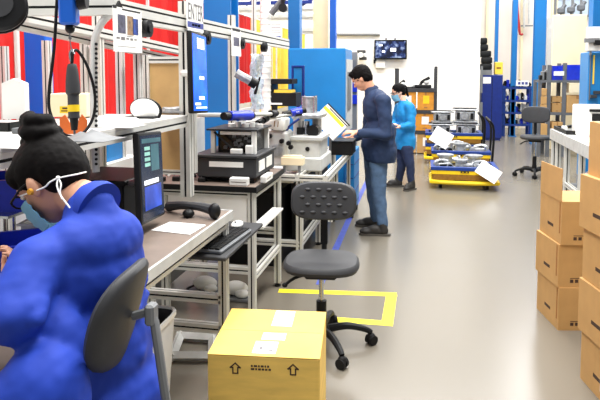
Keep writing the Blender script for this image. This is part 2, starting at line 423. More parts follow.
# low white partition behind the benches
bm = B(); box(bm, (-2.66, 2.2, 0), (-2.6, 9.3, 1.06)); tag(one('partition_panel', bm, 'shelf_top', 'low white partition standing under the red curtains behind the benches', 'partition'), 'low white partition standing under the red curtains behind the benches', 'partition')

# ================================================================== WORKBENCHES ON THE LEFT
BX = -.97
def leg_bm(x, y, z1, w=.045, foot=True):
    bm = B(); prof(bm, (x, y, .03 if foot else 0), (x, y, z1), w); 
    if foot: cyl(bm, (x, y, 0), (x, y, .012), .024, m=1); cyl(bm, (x, y, .012), (x, y, .03), .009, m=1)
    return bm
AL = ['aluminium', 'rubber']
def bench(name, label, x0, x1, y0, y1, z, top, rails=(), thick=.03, trim='light_grey', rack=None, lx=None, ly=None):
    t = thing(name, label, 'workbench', ((x0 + x1) / 2, (y0 + y1) / 2, 0))
    bm = B(); box(bm, (x0, y0, z - thick), (x1, y1, z), bev=.003); obj('worktop', bm, top, t)
    bm = B(); e = .012
    box(bm, (x1, y0 - e, z - thick - .012), (x1 + e, y1 + e, z + .002)); box(bm, (x0, y0 - e, z - thick - .012), (x1, y0, z + .002)); box(bm, (x0, y1, z - thick - .012), (x1, y1 + e, z + .002))
    obj('edge_trim', bm, trim, t)
    a0, a1 = lx or (x0 + .03, x1 - .03); b0, b1 = ly or (y0 + .03, y1 - .03); zt = z - thick
    for x in (a0, a1):
        for y in (b0, b1): obj('leg', leg_bm(x, y, zt), AL, t)
    for (p, q) in rails + (((a0, b0, zt - .03), (a1, b0, zt - .03)), ((a0, b1, zt - .03), (a1, b1, zt - .03)), ((a0, b0, zt - .03), (a0, b1, zt - .03)), ((a1, b0, zt - .03), (a1, b1, zt - .03))):
        bm = B(); p, q = V(p), V(q); d = (q - p).normalized() * .0225; prof(bm, p + d, q - d, .045); obj('rail', bm, AL, t)
    return t
Zb = .88
b1 = bench('workbench', 'long aluminium-framed workbench with brown top in front of the seated woman', -1.80, BX - .012, .75, 2.94, Zb, 'worktop', (
    ((-1.45, .78, .26), (-1.45, 2.91, .26)), ((-1.77, .78, .30), (-1.77, 2.91, .30)), ((-1.77, 2.91, .42), (-1.0, 2.91, .42)), ((-1.77, 2.2, .30), (-1.0, 2.2, .30)), ((-1.77, 2.91, .26), (-1.0, 2.91, .26))))
# superstructure of the first bench: rear posts, shelf, sloping rails
for (x, y, z1) in ((-1.75, 3.0, 2.02), (-1.75, 1.5, 2.02)):
    bm = B(); prof(bm, (x, y, Zb), (x, y, z1), .045); obj('post', bm, AL, b1)
sz = 1.325
bm = B(); prof(bm, (-1.30, 1.05, sz), (-1.30, 3.09, sz), .05); obj('shelf_front_rail', bm, AL, b1)
bm = B(); prof(bm, (-1.80, 1.05, sz), (-1.80, 3.09, sz), .045); obj('shelf_rear_rail', bm, AL, b1)
bm = B(); box(bm, (-1.85, 1.05, sz + .026), (-1.275, 3.10, sz + .038)); obj('shelf_board', bm, 'shelf_top', b1)
for y in (1.5, 2.62):
    bm = B(); prof(bm, (-1.80, y, Zb), (-1.80, y, sz - .02), .06); obj('shelf_post', bm, AL, b1)
def rail_thing(p, q, w, h, label, name='overhead_rail', parts=()):
    p, q = V(p), V(q); t = thing(name, label, 'rail', (p + q) / 2); bm = B(); prof(bm, p, q, w, h); obj('beam', bm, AL, t)
    for e, d in ((p, (p - q).normalized()), (q, (q - p).normalized())):
        bm = B(); cyl(bm, e, e + d * .008, w * .55, seg=4); obj('end_cap', bm, 'rubber', t)
    return t
r1 = rail_thing(P(14, 8, Y=2.35), P(118, 7, Y=2.35), .05, .07, 'grey crossbeam at the very top left carrying the black reel')
r2 = rail_thing(P(19, 16, X=-1.75), P(186, 52, X=-1.75), .06, .05, 'upper sloping aluminium rail in front of the red curtains')
r2b = rail_thing(P(16, 25, X=-1.82), P(186, 62, X=-1.82), .04, .04, 'lower thinner sloping aluminium rail behind the white picture sheet')
r3 = rail_thing((-1.30, P(117, 10, X=-1.3).y, 1.865), (-1.30, P(287, 45, X=-1.3).y, 1.865), .045, .09, 'long overhead aluminium rail carrying the hung paper sheets')
for u in (146, 206, 241, 264):
    bm = B(); p = P(u, 40, X=-1.27); c = V((-1.27, p.y, 1.80)); cyl(bm, c - V((.02, 0, 0)), c + V((.02, 0, 0)), .04, seg=20); cyl(bm, c + V((.02, 0, 0)), c + V((.028, 0, 0)), .02); obj('trolley_wheel', bm, 'black', r3)
for u, zb in ((191, .88), (238, .88)):
    y = P(u, 60, X=-1.3).y + (.03 if u == 191 else 0); bm = B(); prof(bm, (-1.345, y, zb), (-1.345, y, 2.0), .06 if u < 200 else .045); obj('support_post', bm, AL, r3)
# second bench
b2 = bench('workbench', 'second workbench with black-edged top carrying the black test fixture', -1.95, -1.03, 3.57, 4.30, Zb, 'worktop', (
    ((-1.92, 3.60, .34), (-1.06, 3.60, .34)), ((-1.92, 4.27, .42), (-1.06, 4.27, .42)), ((-1.06, 3.6, .3), (-1.06, 4.27, .3)), ((-1.92, 3.6, .3), (-1.92, 4.27, .3)), ((-1.55, 3.6, .34), (-1.55, 4.27, .34))), thick=.02, trim='black')
bm = B(); box(bm, (-1.62, 3.585, .62), (-1.09, 3.60, .825)); obj('apron_panel', bm, 'white', b2)
bm = B(); box(bm, (-1.08, 3.65, .60), (-1.0, 4.2, .612)); obj('side_ledge', bm, 'white', b2)
bm = B(); prof(bm, (-1.66, 3.62, .03), (-1.66, 3.62, .8), .045); obj('middle_post', bm, AL, b2)
# third bench: open rail frame
b3 = thing('conveyor_bench', 'open aluminium rail bench in front of the standing man', 'workbench', (-1.3, 5.4, 0))
z3 = .78; xr = -.74
for p, q, wdt in (((xr, 4.5, z3), (xr, 6.35, z3), .05), ((xr - .22, 4.5, z3), (xr - .22, 6.35, z3), .045), ((-1.75, 4.5, z3), (-1.75, 6.35, z3), .045), ((-1.77, 4.52, z3), (xr - .02, 4.52, z3), .045), ((-1.77, 6.33, z3), (xr - .02, 6.33, z3), .045), ((-1.75, 4.55, .25), (-.95, 4.55, .25), .045), ((-.95, 4.55, .25), (-.95, 6.3, .25), .045)):
    bm = B(); prof(bm, p, q, wdt); obj('rail', bm, AL, b3)
for x in (-.95, -1.75):
    for y in (4.55, 5.4, 6.3): obj('leg', leg_bm(x, y, z3 - .02, .05), AL, b3)
for y in (4.9, 5.2, 6.1):
    bm = B(); prof(bm, (-.76, y, .35), (-.76, y, z3 - .025), .035); obj('hanging_strut', bm, AL, b3)
bm = B(); box(bm, (-1.73, 4.55, z3 - .05), (-1.0, 6.3, z3 - .03)); obj('base_plate', bm, 'shelf_top', b3)
bm = B(); box(bm, (-1.18, 4.49, z3 - .03), (-1.13, 4.53, z3 + .03)); obj('yellow_clip', bm, 'yellow', b3)
bm = B(); box(bm, (-1.22, 4.47, z3 - .07), (-1.16, 4.53, z3 + .02)); obj('black_corner_bracket', bm, 'black', b3)
bm = B(); box(bm, (-1.1, 4.9, .1), (-1.0, 6.25, .70), bev=.01); obj('shade_panel', bm, 'black', b3)  # black sheet stands in for the shade under the bench
# tan divider panel in an aluminium frame between the benches
Yd = 3.42; a, b = P(147, 60, Y=Yd), P(192, 60, Y=Yd)
d = thing('divider_panel', 'tan board in an aluminium frame standing between the first two benches', 'panel', ((a.x + b.x) / 2, Yd, 0))
bm = B(); zb_ = P(150, 171, Y=Yd).z; box(bm, (a.x + .02, Yd - .006, zb_), (b.x - .02, Yd + .006, a.z)); obj('board', bm, 'tan', d)
for x in (a.x, b.x):
    bm = B(); prof(bm, (x, Yd, 0 if x == a.x else zb_), (x, Yd, a.z + .03), .04); obj('frame_post', bm, AL, d)
bm = B(); prof(bm, (a.x + .02, Yd, zb_), (b.x - .02, Yd, zb_), .03); obj('bottom_rail', bm, AL, d)
bm = B(); prof(bm, (a.x + .02, Yd, a.z), (b.x - .02, Yd, a.z), .04); obj('top_rail', bm, AL, d)
for u in (120, 138):
    p = P(u, 60, Y=3.6); bm = B(); prof(bm, (p.x, 3.6, 0), (p.x, 3.6, 1.86), .045); one('upright_post', bm, AL, 'bare aluminium upright %s, red curtain behind' % ('left of the white convex lamp' if u == 120 else 'directly above the white convex lamp'), 'post')
for u, zz in ((4, 1.75), (47, 1.78), (85, 1.78)):
    p = P(u, 60, Y=3.1); bm = B(); prof(bm, (p.x, 3.1, 1.0), (p.x, 3.1, zz), .04); prof(bm, (p.x, 3.1, 0), (p.x, 3.1, 1.0), .04)
    one('upright_post', bm, AL, 'bare aluminium upright %s' % {4: 'at the far left edge beside the white folder', 47: 'right next to the narrow blue column', 85: 'right of the hanging black screwdriver'}[u], 'post')
# tall white post above the rail and its brace
p = P(265.5, 30, Y=5.6); t = thing('machine_mast', 'tall white ribbed mast rising above the long rail with a grey arm', 'mast', (p.x, 5.6, 0))
bm = B(); cyl(bm, (p.x, 5.6, .9), (p.x, 5.6, 2.7), .05, seg=18)
for k in range(30): cyl(bm, (p.x, 5.6, .95 + k * .058), (p.x, 5.6, .965 + k * .058), .054, seg=18)
obj('mast_tube', bm, 'white', t)
bm = B(); box(bm, (p.x - .08, 5.52, z3 - .029), (p.x + .08, 5.68, .9)); obj('pedestal', bm, 'light_grey', t)
bm = B(); q = P(287, -6, Y=5.55); s0 = P(271, 14, Y=5.55); tube(bm, [s0, q], .03, m=0); obj('brace', bm, 'steel_grey', t)
bm = B(); c = P(283, 8, Y=5.5); cyl(bm, c - V((0, .02, 0)), c + V((0, .02, 0)), .04); cyl(bm, c, c + V((0, 0, .12)), .018); obj('pivot_knob', bm, 'black', t)
bm = B(); p = P(254, 10, Y=6.2); prof(bm, (p.x, 6.2, 0), (p.x, 6.2, 2.6), .04); one('upright_post', bm, AL, 'thin aluminium upright left of the tall white mast', 'post')
# roof truss fragment, blue
t = thing('roof_truss', 'blue steel roof truss crossing the top behind the mast', 'truss', P(225, 4, Y=12.5))
for v in (0, 5):
    a, b = P(185, v, Y=12.5), P(312, v + 1, Y=12.5); bm = B(); box(bm, (a.x, 12.45, a.z - .035), (b.x, 12.55, a.z + .035)); obj('chord', bm, 'blue_dark', t)
for k in range(5):
    u = 190 + 28 * k; a, b = P(u, 5, Y=12.5), P(u + 14, -3, Y=12.5); bm = B(); tube(bm, [a, b], .03); obj('diagonal', bm, 'blue_dark', t)
# ================================================================== ON AND AROUND THE FIRST BENCH
# keyboard tray (a part of the bench), keyboard, mouse
bm = B(); box(bm, (-1.14, 2.62, .715), (-.90, 3.28, .735), bev=.004); obj('keyboard_tray', bm, 'dark_grey', b1)
bm = B(); box(bm, (-1.12, 3.02, .72), (-1.08, 3.06, .85)); box(bm, (-1.12, 2.72, .72), (-1.08, 2.76, .85)); obj('tray_bracket', bm, 'light_grey', b1)
t = thing('keyboard', 'black computer keyboard on the tray beyond the seated woman\'s bench edge', 'keyboard', (-1.0, 2.9, .735))
KM = Matrix.Translation((-1.0, 2.87, .736)) @ Matrix.Rotation(math.radians(-4), 4, 'Z')
bm = B(); box(bm, (-.08, -.21, 0), (.08, .21, .018), M4=KM, bev=.005); obj('case', bm, 'steel_grey', t)
bm = B(); random.seed(3)
for i in range(5):
    for j in range(15): box(bm, (-.07 + i * .028, -.2 + j * .027, .018), (-.07 + i * .028 + .024, -.2 + j * .027 + .023, .026), M4=KM)
obj('keys', bm, 'black', t)
t = thing('computer_mouse', 'white computer mouse at the far end of the keyboard tray', 'mouse', (-1.02, 3.17, .735))
bm = B(); ell(bm, (-1.02, 3.17, .748), (.032, .055, .02)); obj('shell', bm, 'white', t)
bm = B(); cyl(bm, (-1.025, 3.14, .768), (-1.015, 3.14, .768), .006, seg=10); obj('scroll_wheel', bm, 'mid_grey', t)
# barcode scanner in its cradle
t = thing('barcode_scanner', 'dark grey handheld barcode scanner lying on the bench end by the monitor', 'scanner', (-1.13, 2.8, Zb))
bm = B(); tube(bm, [(-1.29, 2.86, .905), (-1.2, 2.82, .925), (-1.1, 2.79, .93), (-1.02, 2.76, .925)], lambda k: .026 - .006 * math.sin(k * 3.1), 10); obj('body', bm, 'dark_grey', t)
bm = B(); ell(bm, (-1.0, 2.75, .92), (.03, .03, .04)); ell(bm, (-1.14, 2.76, .90), (.03, .03, .022)); obj('head', bm, 'black', t)
bm = B(); tube(bm, [(-1.29, 2.86, .9), (-1.36, 2.9, .887), (-1.42, 2.8, .887), (-1.5, 2.86, .887)], .005); obj('cable', bm, 'rubber', t)
bm = B(); prism(bm, [(-.10, -.07), (.10, -.10), (.11, .07), (-.08, .09)], Matrix.Translation((-1.11, 2.56, Zb + .001)), .002); one('paper_sheet', bm, 'paper', 'white paper sheet lying on the bench beside the seated woman\'s shoulder', 'paper')
# monitor one, seen edge-on
def screen_panel(name, label, c, n, w, h, rects, base_m, stand, tilt=0, r=.02):
    t = thing(name, label, 'monitor', c)
    Fm = frame(c, n) @ Matrix.Rotation(tilt, 4, 'Z'); bm = B()
    vs = box(bm, (-w / 2, -h / 2, -.03), (w / 2, h / 2, .0), M4=Fm, bev=.009, seg=2); obj('housing', bm, 'black', t)
    bm = B(); e = .014; ms = [base_m]
    box(bm, (-w / 2 + e, -h / 2 + e, 0), (w / 2 - e, h / 2 - e, .0012), M4=Fm)
    for (x0, y0, x1, y1, m) in rects:
        if m not in ms: ms.append(m)
        box(bm, (x0 * w - w / 2, y0 * h - h / 2, .0012), (x1 * w - w / 2, y1 * h - h / 2, .0018), ms.index(m), Fm)
    obj('screen', bm, ms, t); stand(t, Fm); return t
def stand1(t, Fm):
    bm = B(); box(bm, (-.05, -.06, -.06), (.05, .06, -.03), M4=Fm, bev=.005); obj('mount_plate', bm, 'dark_grey', t)
    bm = B(); a = Fm @ V((0, -.02, -.06)); tube(bm, [a, a + V((-.06, .03, -.02)), V((-1.40, 2.66, a.z - .03)), V((-1.40, 2.66, Zb))], .016, sub=1); cyl(bm, (-1.40, 2.66, Zb), (-1.40, 2.66, Zb + .02), .05); obj('stand', bm, 'steel_grey', t)
screen_panel('monitor', 'upright dark-screened monitor seen nearly edge-on behind the woman\'s bench', P(152.5, 176, D=2.72), V((.985, .10, .05)), .30, .40,
    [(.2, .62, .42, .66, 'screen_line'), (.2, .68, .42, .72, 'screen_line'), (.2, .74, .42, .78, 'screen_line'), (.2, .80, .42, .84, 'screen_line'), (.46, .56, .8, .86, 'screen_teal'), (.15, .14, .85, .40, 'screen_navy'), (.15, .42, .75, .47, 'screen_white'), (.1, .88, .9, .93, 'screen_teal')], 'screen_dark', stand1, math.radians(-4))
def stand2(t, Fm):
    bm = B(); a = Fm @ V((0, -.0, -.03)); tube(bm, [a, a + V((-.07, 0, 0)), V((-1.345, 3.2, a.z))], .02, sub=1); obj('arm', bm, 'aluminium', t)
    bm = B(); box(bm, (-.06, -.05, -.05), (.06, .05, -.03), M4=Fm); obj('mount_plate', bm, 'chrome', t)
screen_panel('tablet_monitor', 'bright blue lit tablet monitor mounted high on the rail post', P(200, 73, D=3.36), V((.99, .04, .03)), .26, .45,
    [(.35, .80, .8, .93, 'screen_white'), (.45, .42, .75, .46, 'screen_white'), (.4, .17, .75, .21, 'screen_white'), (.2, .06, .9, .08, 'screen_white'), (.15, .1, .5, .13, 'screen_white')], 'screen_blue', stand2, math.radians(-3))
# black crate behind the woman's head
bm = B(); box(bm, (-1.66, 2.52, Zb), (-1.36, 2.86, 1.09), bev=.006); box(bm, (-1.68, 2.50, 1.075), (-1.34, 2.88, 1.10), bev=.004); box(bm, (-1.6, 2.495, .97), (-1.5, 2.52, 1.0)); one('storage_box', bm, 'black', 'black lidded box on the bench behind the seated woman\'s head', 'box')
# hanging balancer and screwdriver
t = thing('tool_balancer', 'blue spring balancer hanging from the top left crossbeam', 'balancer', P(69, 12, D=2.2))
c = P(69, 10, D=2.2); Fm = frame(c, V((.3, -.95, 0)))
bm = B(); box(bm, (-.03, -.055, -.035), (.03, .10, .035), M4=Fm, bev=.008); obj('case', bm, 'blue_deep', t)
bm = B(); a = Fm @ V((.035, .04, .0)); cyl(bm, a, a + (Fm.to_3x3() @ V((.03, 0, 0))), .04, .034); obj('spring_drum', bm, 'black', t)
h = P(70, 29, D=2.2); bm = B(); cyl(bm, Fm @ V((0, -.05, 0)), h, .014, .018); ell(bm, h, .017); obj('stopper_ball', bm, 'black', t)
bm = B(); tube(bm, [h, P(70, 40, D=2.2), P(72, 52, D=2.2)], .0022); ell(bm, P(70, 38, D=2.2), .006); obj('wire', bm, 'steel_grey', t)
bm = B(); tube(bm, [Fm @ V((0, .1, 0)), Fm @ V((0, .16, 0))], .006); obj('hanger_hook', bm, 'steel_grey', t)
t = thing('electric_screwdriver', 'black electric screwdriver with a yellow band hanging from the balancer', 'screwdriver', P(72, 130, D=2.2))
a, b = P(72, 64, D=2.2), P(74, 118, D=2.2); ax = (b - a).normalized()
bm = B(); L = (b - a).length
tube(bm, [a, a + ax * .02, a + ax * .06, a + ax * .10, a + ax * .125, a + ax * .16, b], lambda k: .014 + .012 * math.sin(min(1, k * 1.9) * 1.57) - (.006 if k > .55 else 0), 14); obj('handle', bm, 'dark_grey', t)
bm = B(); cyl(bm, b, b + ax * .045, .016, .011); obj('chuck', bm, 'black', t)
bm = B(); cyl(bm, b + ax * .045, P(75, 146, D=2.2), .004); obj('bit', bm, 'steel_grey', t)
bm = B(); q = a + ax * .15; cyl(bm, q, q + ax * .025, .0215, seg=18); obj('yellow_band', bm, 'yellow', t)
bm = B(); p = P(72, 53, D=2.2); tube(bm, [a, P(71, 60, D=2.2), P(70, 54, D=2.2), P(72, 50, D=2.2), P(74, 54, D=2.2)], .005); obj('suspension_ring', bm, 'chrome', t)
bm = B(); tube(bm, [a, P(73, 53, D=2.2), P(78, 51, D=2.22), P(88, 68, D=2.25), P(95, 95, D=2.3), P(93, 118, D=2.3), P(82, 134, D=2.26), P(68, 136, D=2.22), P(58, 128, D=2.2), P(50, 112, D=2.2), P(49, 92, D=2.2), P(54, 50, D=2.2), P(57, 0, D=2.2), P(58, -12, D=2.2)], .0058); obj('power_cable', bm, 'rubber', t)
# black reel at the top-left corner
t = thing('hose_reel', 'large black reel hanging in the top left corner', 'reel', P(4, 12, D=2.0)); c = P(-2, 5, D=2.05); Fm = frame(c, V((.55, -.8, .1)))
bm = B(); lathe(bm, [(.02, -.04), (.085, -.04), (.095, -.03), (.095, -.02), (.07, -.015), (.07, .015), (.095, .02), (.095, .03), (.085, .04), (.02, .04)], seg=28, M4=Fm); obj('drum', bm, 'black', t)
bm = B(); lathe(bm, [(.001, .03), (.05, .03), (.05, .046), (.001, .046)], seg=20, M4=Fm); obj('hub', bm, 'dark_grey', t)
# perforated curved arm
t = thing('curved_bracket', 'white perforated curved arm rising from the shelf beside the picture sheet', 'bracket', P(96, 170, D=2.55)); bm = B()
pts = [P(*q, D=2.55) for q in ((114, 12), (104, 20), (97, 32), (94, 46), (93.5, 70), (93.5, 95), (94, 120), (95, 150), (96, 172))]
tube(bm, pts, .016, 10, sub=5); obj('arm', bm, 'light_grey', t)
bm = B()
for k in range(26):
    v = 44 + k * 4.8; p = P(96.2, v, D=2.536); cyl(bm, p + FW * .004, p - FW * .002, .0062, seg=10)
obj('perforation', bm, 'black', t)
# shelf clutter
zs = sz + .038
def on(u, z, X): return P(u, 120, X=X)
t = thing('magnifier_lamp', 'white oval lamp head with a black rim standing on the shelf', 'lamp', P(147, 120, X=-1.38)); c = P(146, 110, X=-1.40); Fm = frame(c, V((.42, -.9, .05))) @ Matrix.Rotation(math.radians(-14), 4, 'Z')
bm = B(); prof_e = [(.001, -.02), (.7, -.02), (.97, -.008), (1, .006), (.93, .01), (.001, .01)]
lathe(bm, [(r, z) for r, z in prof_e], seg=30, M4=Fm @ Matrix.Diagonal((.082, .062, 1, 1))); obj('rim', bm, 'black', t)
bm = B(); lathe(bm, [(.001, .0), (.9, .0), (.9, .012), (.6, .02), (.001, .023)], seg=30, M4=Fm @ Matrix.Translation((-.006, 0, 0)) @ Matrix.Diagonal((.080, .062, 1, 1))); obj('lens', bm, 'white', t)
bm = B(); q = V((c.x, c.y, zs)); box(bm, q + V((-.1, -.04, 0)), q + V((.06, .05, .012)), bev=.004); tube(bm, [q + V((0, .03, .01)), c - V((0, -.02, .02))], .012); obj('base', bm, 'black', t)
t = thing('bit_holder', 'orange holder on the shelf edge below the hanging screwdriver', 'holder', P(74, 132, X=-1.29)); c = P(74, 128, X=-1.325); bm = B()
prism(bm, [(-.05, -.04), (.045, -.04), (.05, .01), (.03, .035), (.012, .0), (-.012, .0), (-.03, .035), (-.05, .02)], frame(V((c.x, c.y, zs + .04)), V((.5, -.85, 0))), .02); obj('shell', bm, 'orange', t)
c = P(108, 129, X=-1.5); bm = B(); box(bm, (c.x - .12, c.y - .16, zs), (c.x + .1, c.y + .12, zs + .006)); box(bm, (c.x - .1, c.y - .1, zs + .006), (c.x + .08, c.y + .14, zs + .01)); one('paper_stack', bm, 'paper', 'white papers lying on the shelf left of the white oval lamp', 'paper')
c = P(178, 116, X=-1.45); bm = B(); random.seed(5)
for k in range(5):
    q = V((c.x + random.uniform(-.08, .06), c.y - .12 + .05 * k, zs + .012)); box(bm, q - V((.03, .02, .012)), q + V((.04, .025, .006 + random.random() * .015)), bev=.003)
box(bm, c + V((-.12, -.16, zs + .001 - c.z)), c + V((.1, .14, zs + .012 - c.z))); one('fixture_block', bm, 'casting', 'small grey metal fixture at the right end of the shelf', 'fixture')
lab = ['lowest', 'middle', 'top']
for k in range(3):
    c = P(4, 150 - k * 13, D=2.5); bm = B(); box(bm, (c.x - .3, c.y - .1, c.z - .008), (c.x + .10, c.y + .16, c.z + .002)); box(bm, (c.x - .3, c.y - .105, c.z - .02), (c.x + .10, c.y - .095, c.z + .016), 1); box(bm, (c.x + .095, c.y - .1, c.z - .02), (c.x + .105, c.y + .16, c.z + .016), 1)
    for x in (-.29, .08):
        box(bm, (c.x + x, c.y + .14, c.z - .02 - (.125 if k else .04)), (c.x + x + .015, c.y + .155, c.z))
    one('wire_tray', bm, ['shelf_top', 'black'], lab[k] + ' of the stacked black-rimmed trays at the left edge behind the woman', 'tray', 'black-rimmed trays')
for k, (u, v, lb) in enumerate(((26, 140, 'nearest the left edge'), (92, 134, 'beside the perforated arm'), (120, 122, 'next to the white oval lamp'))):
    c = P(u, v, Z=zs + .02); bm = B(); random.seed(k); n = 9; g = [[bm.verts.new((c.x + (i / 8 - .5) * .18, c.y + (j / 8 - .5) * .16, zs + .003 + .022 * max(0, 1 - ((i / 4 - 1) ** 2 + (j / 4 - 1) ** 2)) * (.6 + random.random()))) for j in range(n)] for i in range(n)]
    lo = [[bm.verts.new((q.co.x, q.co.y, zs + .001)) for q in row] for row in g]
    for i in range(n - 1):
        for j in range(n - 1):
            bm.faces.new((g[i][j], g[i + 1][j], g[i + 1][j + 1], g[i][j + 1])); bm.faces.new((lo[i][j], lo[i][j + 1], lo[i + 1][j + 1], lo[i + 1][j]))
    for i in range(n - 1):
        for a_, b_ in (((i, 0), (i + 1, 0)), ((i + 1, 8), (i, 8)), ((0, i + 1), (0, i)), ((8, i), (8, i + 1))): bm.faces.new((g[a_[0]][a_[1]], lo[a_[0]][a_[1]], lo[b_[0]][b_[1]], g[b_[0]][b_[1]]))
    one('plastic_pouch', bm, 'mid_grey' if k % 2 else 'light_grey', 'crumpled pale pouch of small parts on the shelf %s' % lb, 'pouch')
c = P(40, 136, Z=zs); bm = B(); box(bm, (c.x - .16, c.y + .05, zs), (c.x + .05, c.y + .17, zs + .022), bev=.004); box(bm, (c.x - .14, c.y + .07, zs + .022), (c.x + .03, c.y + .15, zs + .026), 1); one('metal_tray', bm, ['steel_grey', 'black'], 'flat grey tray with dark inlay on the shelf behind the hair bun', 'tray')
# white folder and parcel carton behind the shelf
c = P(19, 100, Y=2.95); t = thing('magazine_file', 'white open-topped file standing on the shelf in front of the red curtain', 'file', (c.x, 2.6, zs)); s = 2.6 / c.y
c = P(18.5, 118, X=-1.66); bm = B(); Fm = frame((c.x, c.y, c.z), V((.3, -.95, 0)))
hh = .135 * 1.0; prism(bm, [(-.045, 0), (.045, 0), (.045, .145), (.0, .165), (-.045, .145)], Fm, .05); obj('body', bm, 'white', t)
c = P(67, 117, X=-1.78); t = thing('parcel_carton', 'pale carton with a small yellow label behind the hanging screwdriver', 'carton', c); Fm = frame(c, V((.25, -.97, 0))); bm = B(); box(bm, (-.085, 0, -.15), (.10, .118, 0), M4=Fm, bev=.003); obj('body', bm, 'beige', t)
bm = B(); box(bm, (-.035, .02, 0), (.02, .055, .001), M4=Fm); obj('yellow_label', bm, 'yellow', t)
bm = B(); box(bm, (-.028, .028, .001), (.012, .034, .0015), M4=Fm); box(bm, (-.022, .04, .001), (.006, .049, .0015), M4=Fm); obj('label_print', bm, 'ink', t)
# blue crate on a pale ledge under the shelf
c = P(113, 160, X=-1.95); bm = B(); box(bm, (c.x - .2, c.y - .1, c.z), (c.x + .02, c.y + .11, c.z + .15), bev=.006); box(bm, (c.x + .02, c.y - .08, c.z + .115), (c.x + .024, c.y + .08, c.z + .122), 1); one('storage_crate', bm, ['blue_machine', 'white'], 'bright blue crate under the shelf between the grey shelf posts', 'crate')
bm = B(); box(bm, (c.x - .25, c.y - .45, 0), (c.x + .06, c.y + .25, c.z - .0005)); one('side_cabinet', bm, 'white', 'low white cabinet behind the bench carrying the bright blue crate', 'cabinet')
# bins and tub in front of the woman
def bin_(c, rz, l, w_, h_, label, m='blue_bin', name='parts_bin'):
    t = thing(name, label, 'bin', c, rz); bm = B(); e = .006
    fl = .88
    for (lo, hi) in (((-l / 2, -w_ / 2, 0), (l / 2, w_ / 2, e)), ((-l / 2, -w_ / 2, e), (-l / 2 + e, w_ / 2, h_)), ((l / 2 - e, -w_ / 2, e), (l / 2, w_ / 2, h_ * .7)), ((-l / 2 + e, -w_ / 2, e), (l / 2 - e, -w_ / 2 + e, h_)), ((-l / 2 + e, w_ / 2 - e, e), (l / 2 - e, w_ / 2, h_))): box(bm, lo, hi)
    obj('body', bm, m, t, world=False)
    bm = B(); r = .012
    box(bm, (-l / 2 - r, -w_ / 2 - r, h_), (l / 2, -w_ / 2 + e, h_ + .008)); box(bm, (-l / 2 - r, w_ / 2 - e, h_), (l / 2, w_ / 2 + r, h_ + .008)); box(bm, (-l / 2 - r, -w_ / 2 + e, h_), (-l / 2 + e, w_ / 2 - e, h_ + .008)); obj('rim', bm, m, t, world=False); return t
bin_((-1.47, 1.90, Zb), math.radians(35), .26, .22, .105, 'blue open parts bin on the bench in front of the woman\'s left arm')
bin_((-1.70, 2.13, 1.05), math.radians(25), .3, .24, .12, 'blue parts bin raised on a stand at the left edge beside her glasses')
bm = B(); 
for x, y in ((-1.78, 2.0), (-1.58, 2.05), (-1.78, 2.25), (-1.58, 2.27)): cyl(bm, (x, y, Zb), (x, y, 1.04), .008)
box(bm, (-1.82, 1.98, 1.04), (-1.55, 2.28, 1.05)); one('bin_stand', bm, 'chrome', 'small metal stand carrying the raised blue bin', 'stand')
t = bin_((-1.42, 2.19, Zb), math.radians(12), .30, .24, .12, 'pale grey tub on the bench in front of the woman\'s mask', 'shelf_top', 'parts_tub')
random.seed(11)
for k in range(5):
    c = P(4 + k * 2.2, 258 + k * 5 - (k % 2) * 3, Z=.9); bm = B(); a = random.uniform(.2, .8); d = V((math.cos(a), math.sin(a), 0)) * .05
    tube(bm, [c - d, c + d], .007, m=0); cyl(bm, c + d, c + d * 1.5, .011, m=1)
    bm.verts.ensure_lookup_table(); bmesh.ops.translate(bm, verts=bm.verts, vec=(0, 0, Zb + .011 - c.z)); one('hand_tool', bm, ['chrome', 'black'], 'slim steel hand tool lying on the bench by the woman\'s hands', 'tool', 'hand tools by the woman')
# white waste bin
t = thing('waste_bin', 'white waste bin with a dark liner beside the woman\'s chair', 'waste bin', (-1.20, 2.36, 0)); 
def sq_ring(bm, rings, M4, m=0, ex=5, seg=28, cap=True):
    rs = []; al = []
    for w_, d_, z in rings:
        rg = []
        for k in range(seg):
            a = 2 * math.pi * k / seg; ca, sa = math.cos(a), math.sin(a); q = (abs(ca) ** ex + abs(sa) ** ex) ** (-1 / ex); rg.append(bm.verts.new((ca * q * w_ / 2, sa * q * d_ / 2, z)))
        rs.append(rg); al += rg
    for a, b in zip(rs, rs[1:]):
        for k in range(seg): bm.faces.new((a[k - 1], a[k], b[k], b[k - 1])).material_index = m
    if cap: bm.faces.new(rs[0][::-1]).material_index = m; bm.faces.new(rs[-1]).material_index = m
    place(bm, al, M4)
WM = Matrix.Translation((-1.20, 2.36, 0))
bm = B(); sq_ring(bm, [(.16, .22, 0), (.22, .30, .50), (.235, .315, .505), (.235, .315, .525), (.215, .295, .525), (.2, .27, .3), (.15, .2, .02)], WM); obj('body', bm, 'white', t)
bm = B(); sq_ring(bm, [(.212, .292, .515), (.185, .255, .35), (.14, .19, .06), (.13, .18, .05), (.18, .25, .35), (.207, .287, .515)], WM, cap=False); obj('liner', bm, 'dark_grey', t)
# floor foot frame under the first bench
t = thing('foot_frame', 'light grey rectangular frame on the floor under the benches', 'frame', (-1.3, 3.1, 0)); 
pts = [P(213, 338, Z=.03), P(213, 356, Z=.03), P(172, 356, Z=.03), P(180, 336, Z=.03)]
bm = B()
for k in range(4):
    a, b_ = pts[k - 1], pts[k]; d = (b_ - a).normalized() * .02; tube(bm, [a - d, b_ + d], .028, seg=4)
obj('bars', bm, 'light_grey', t)
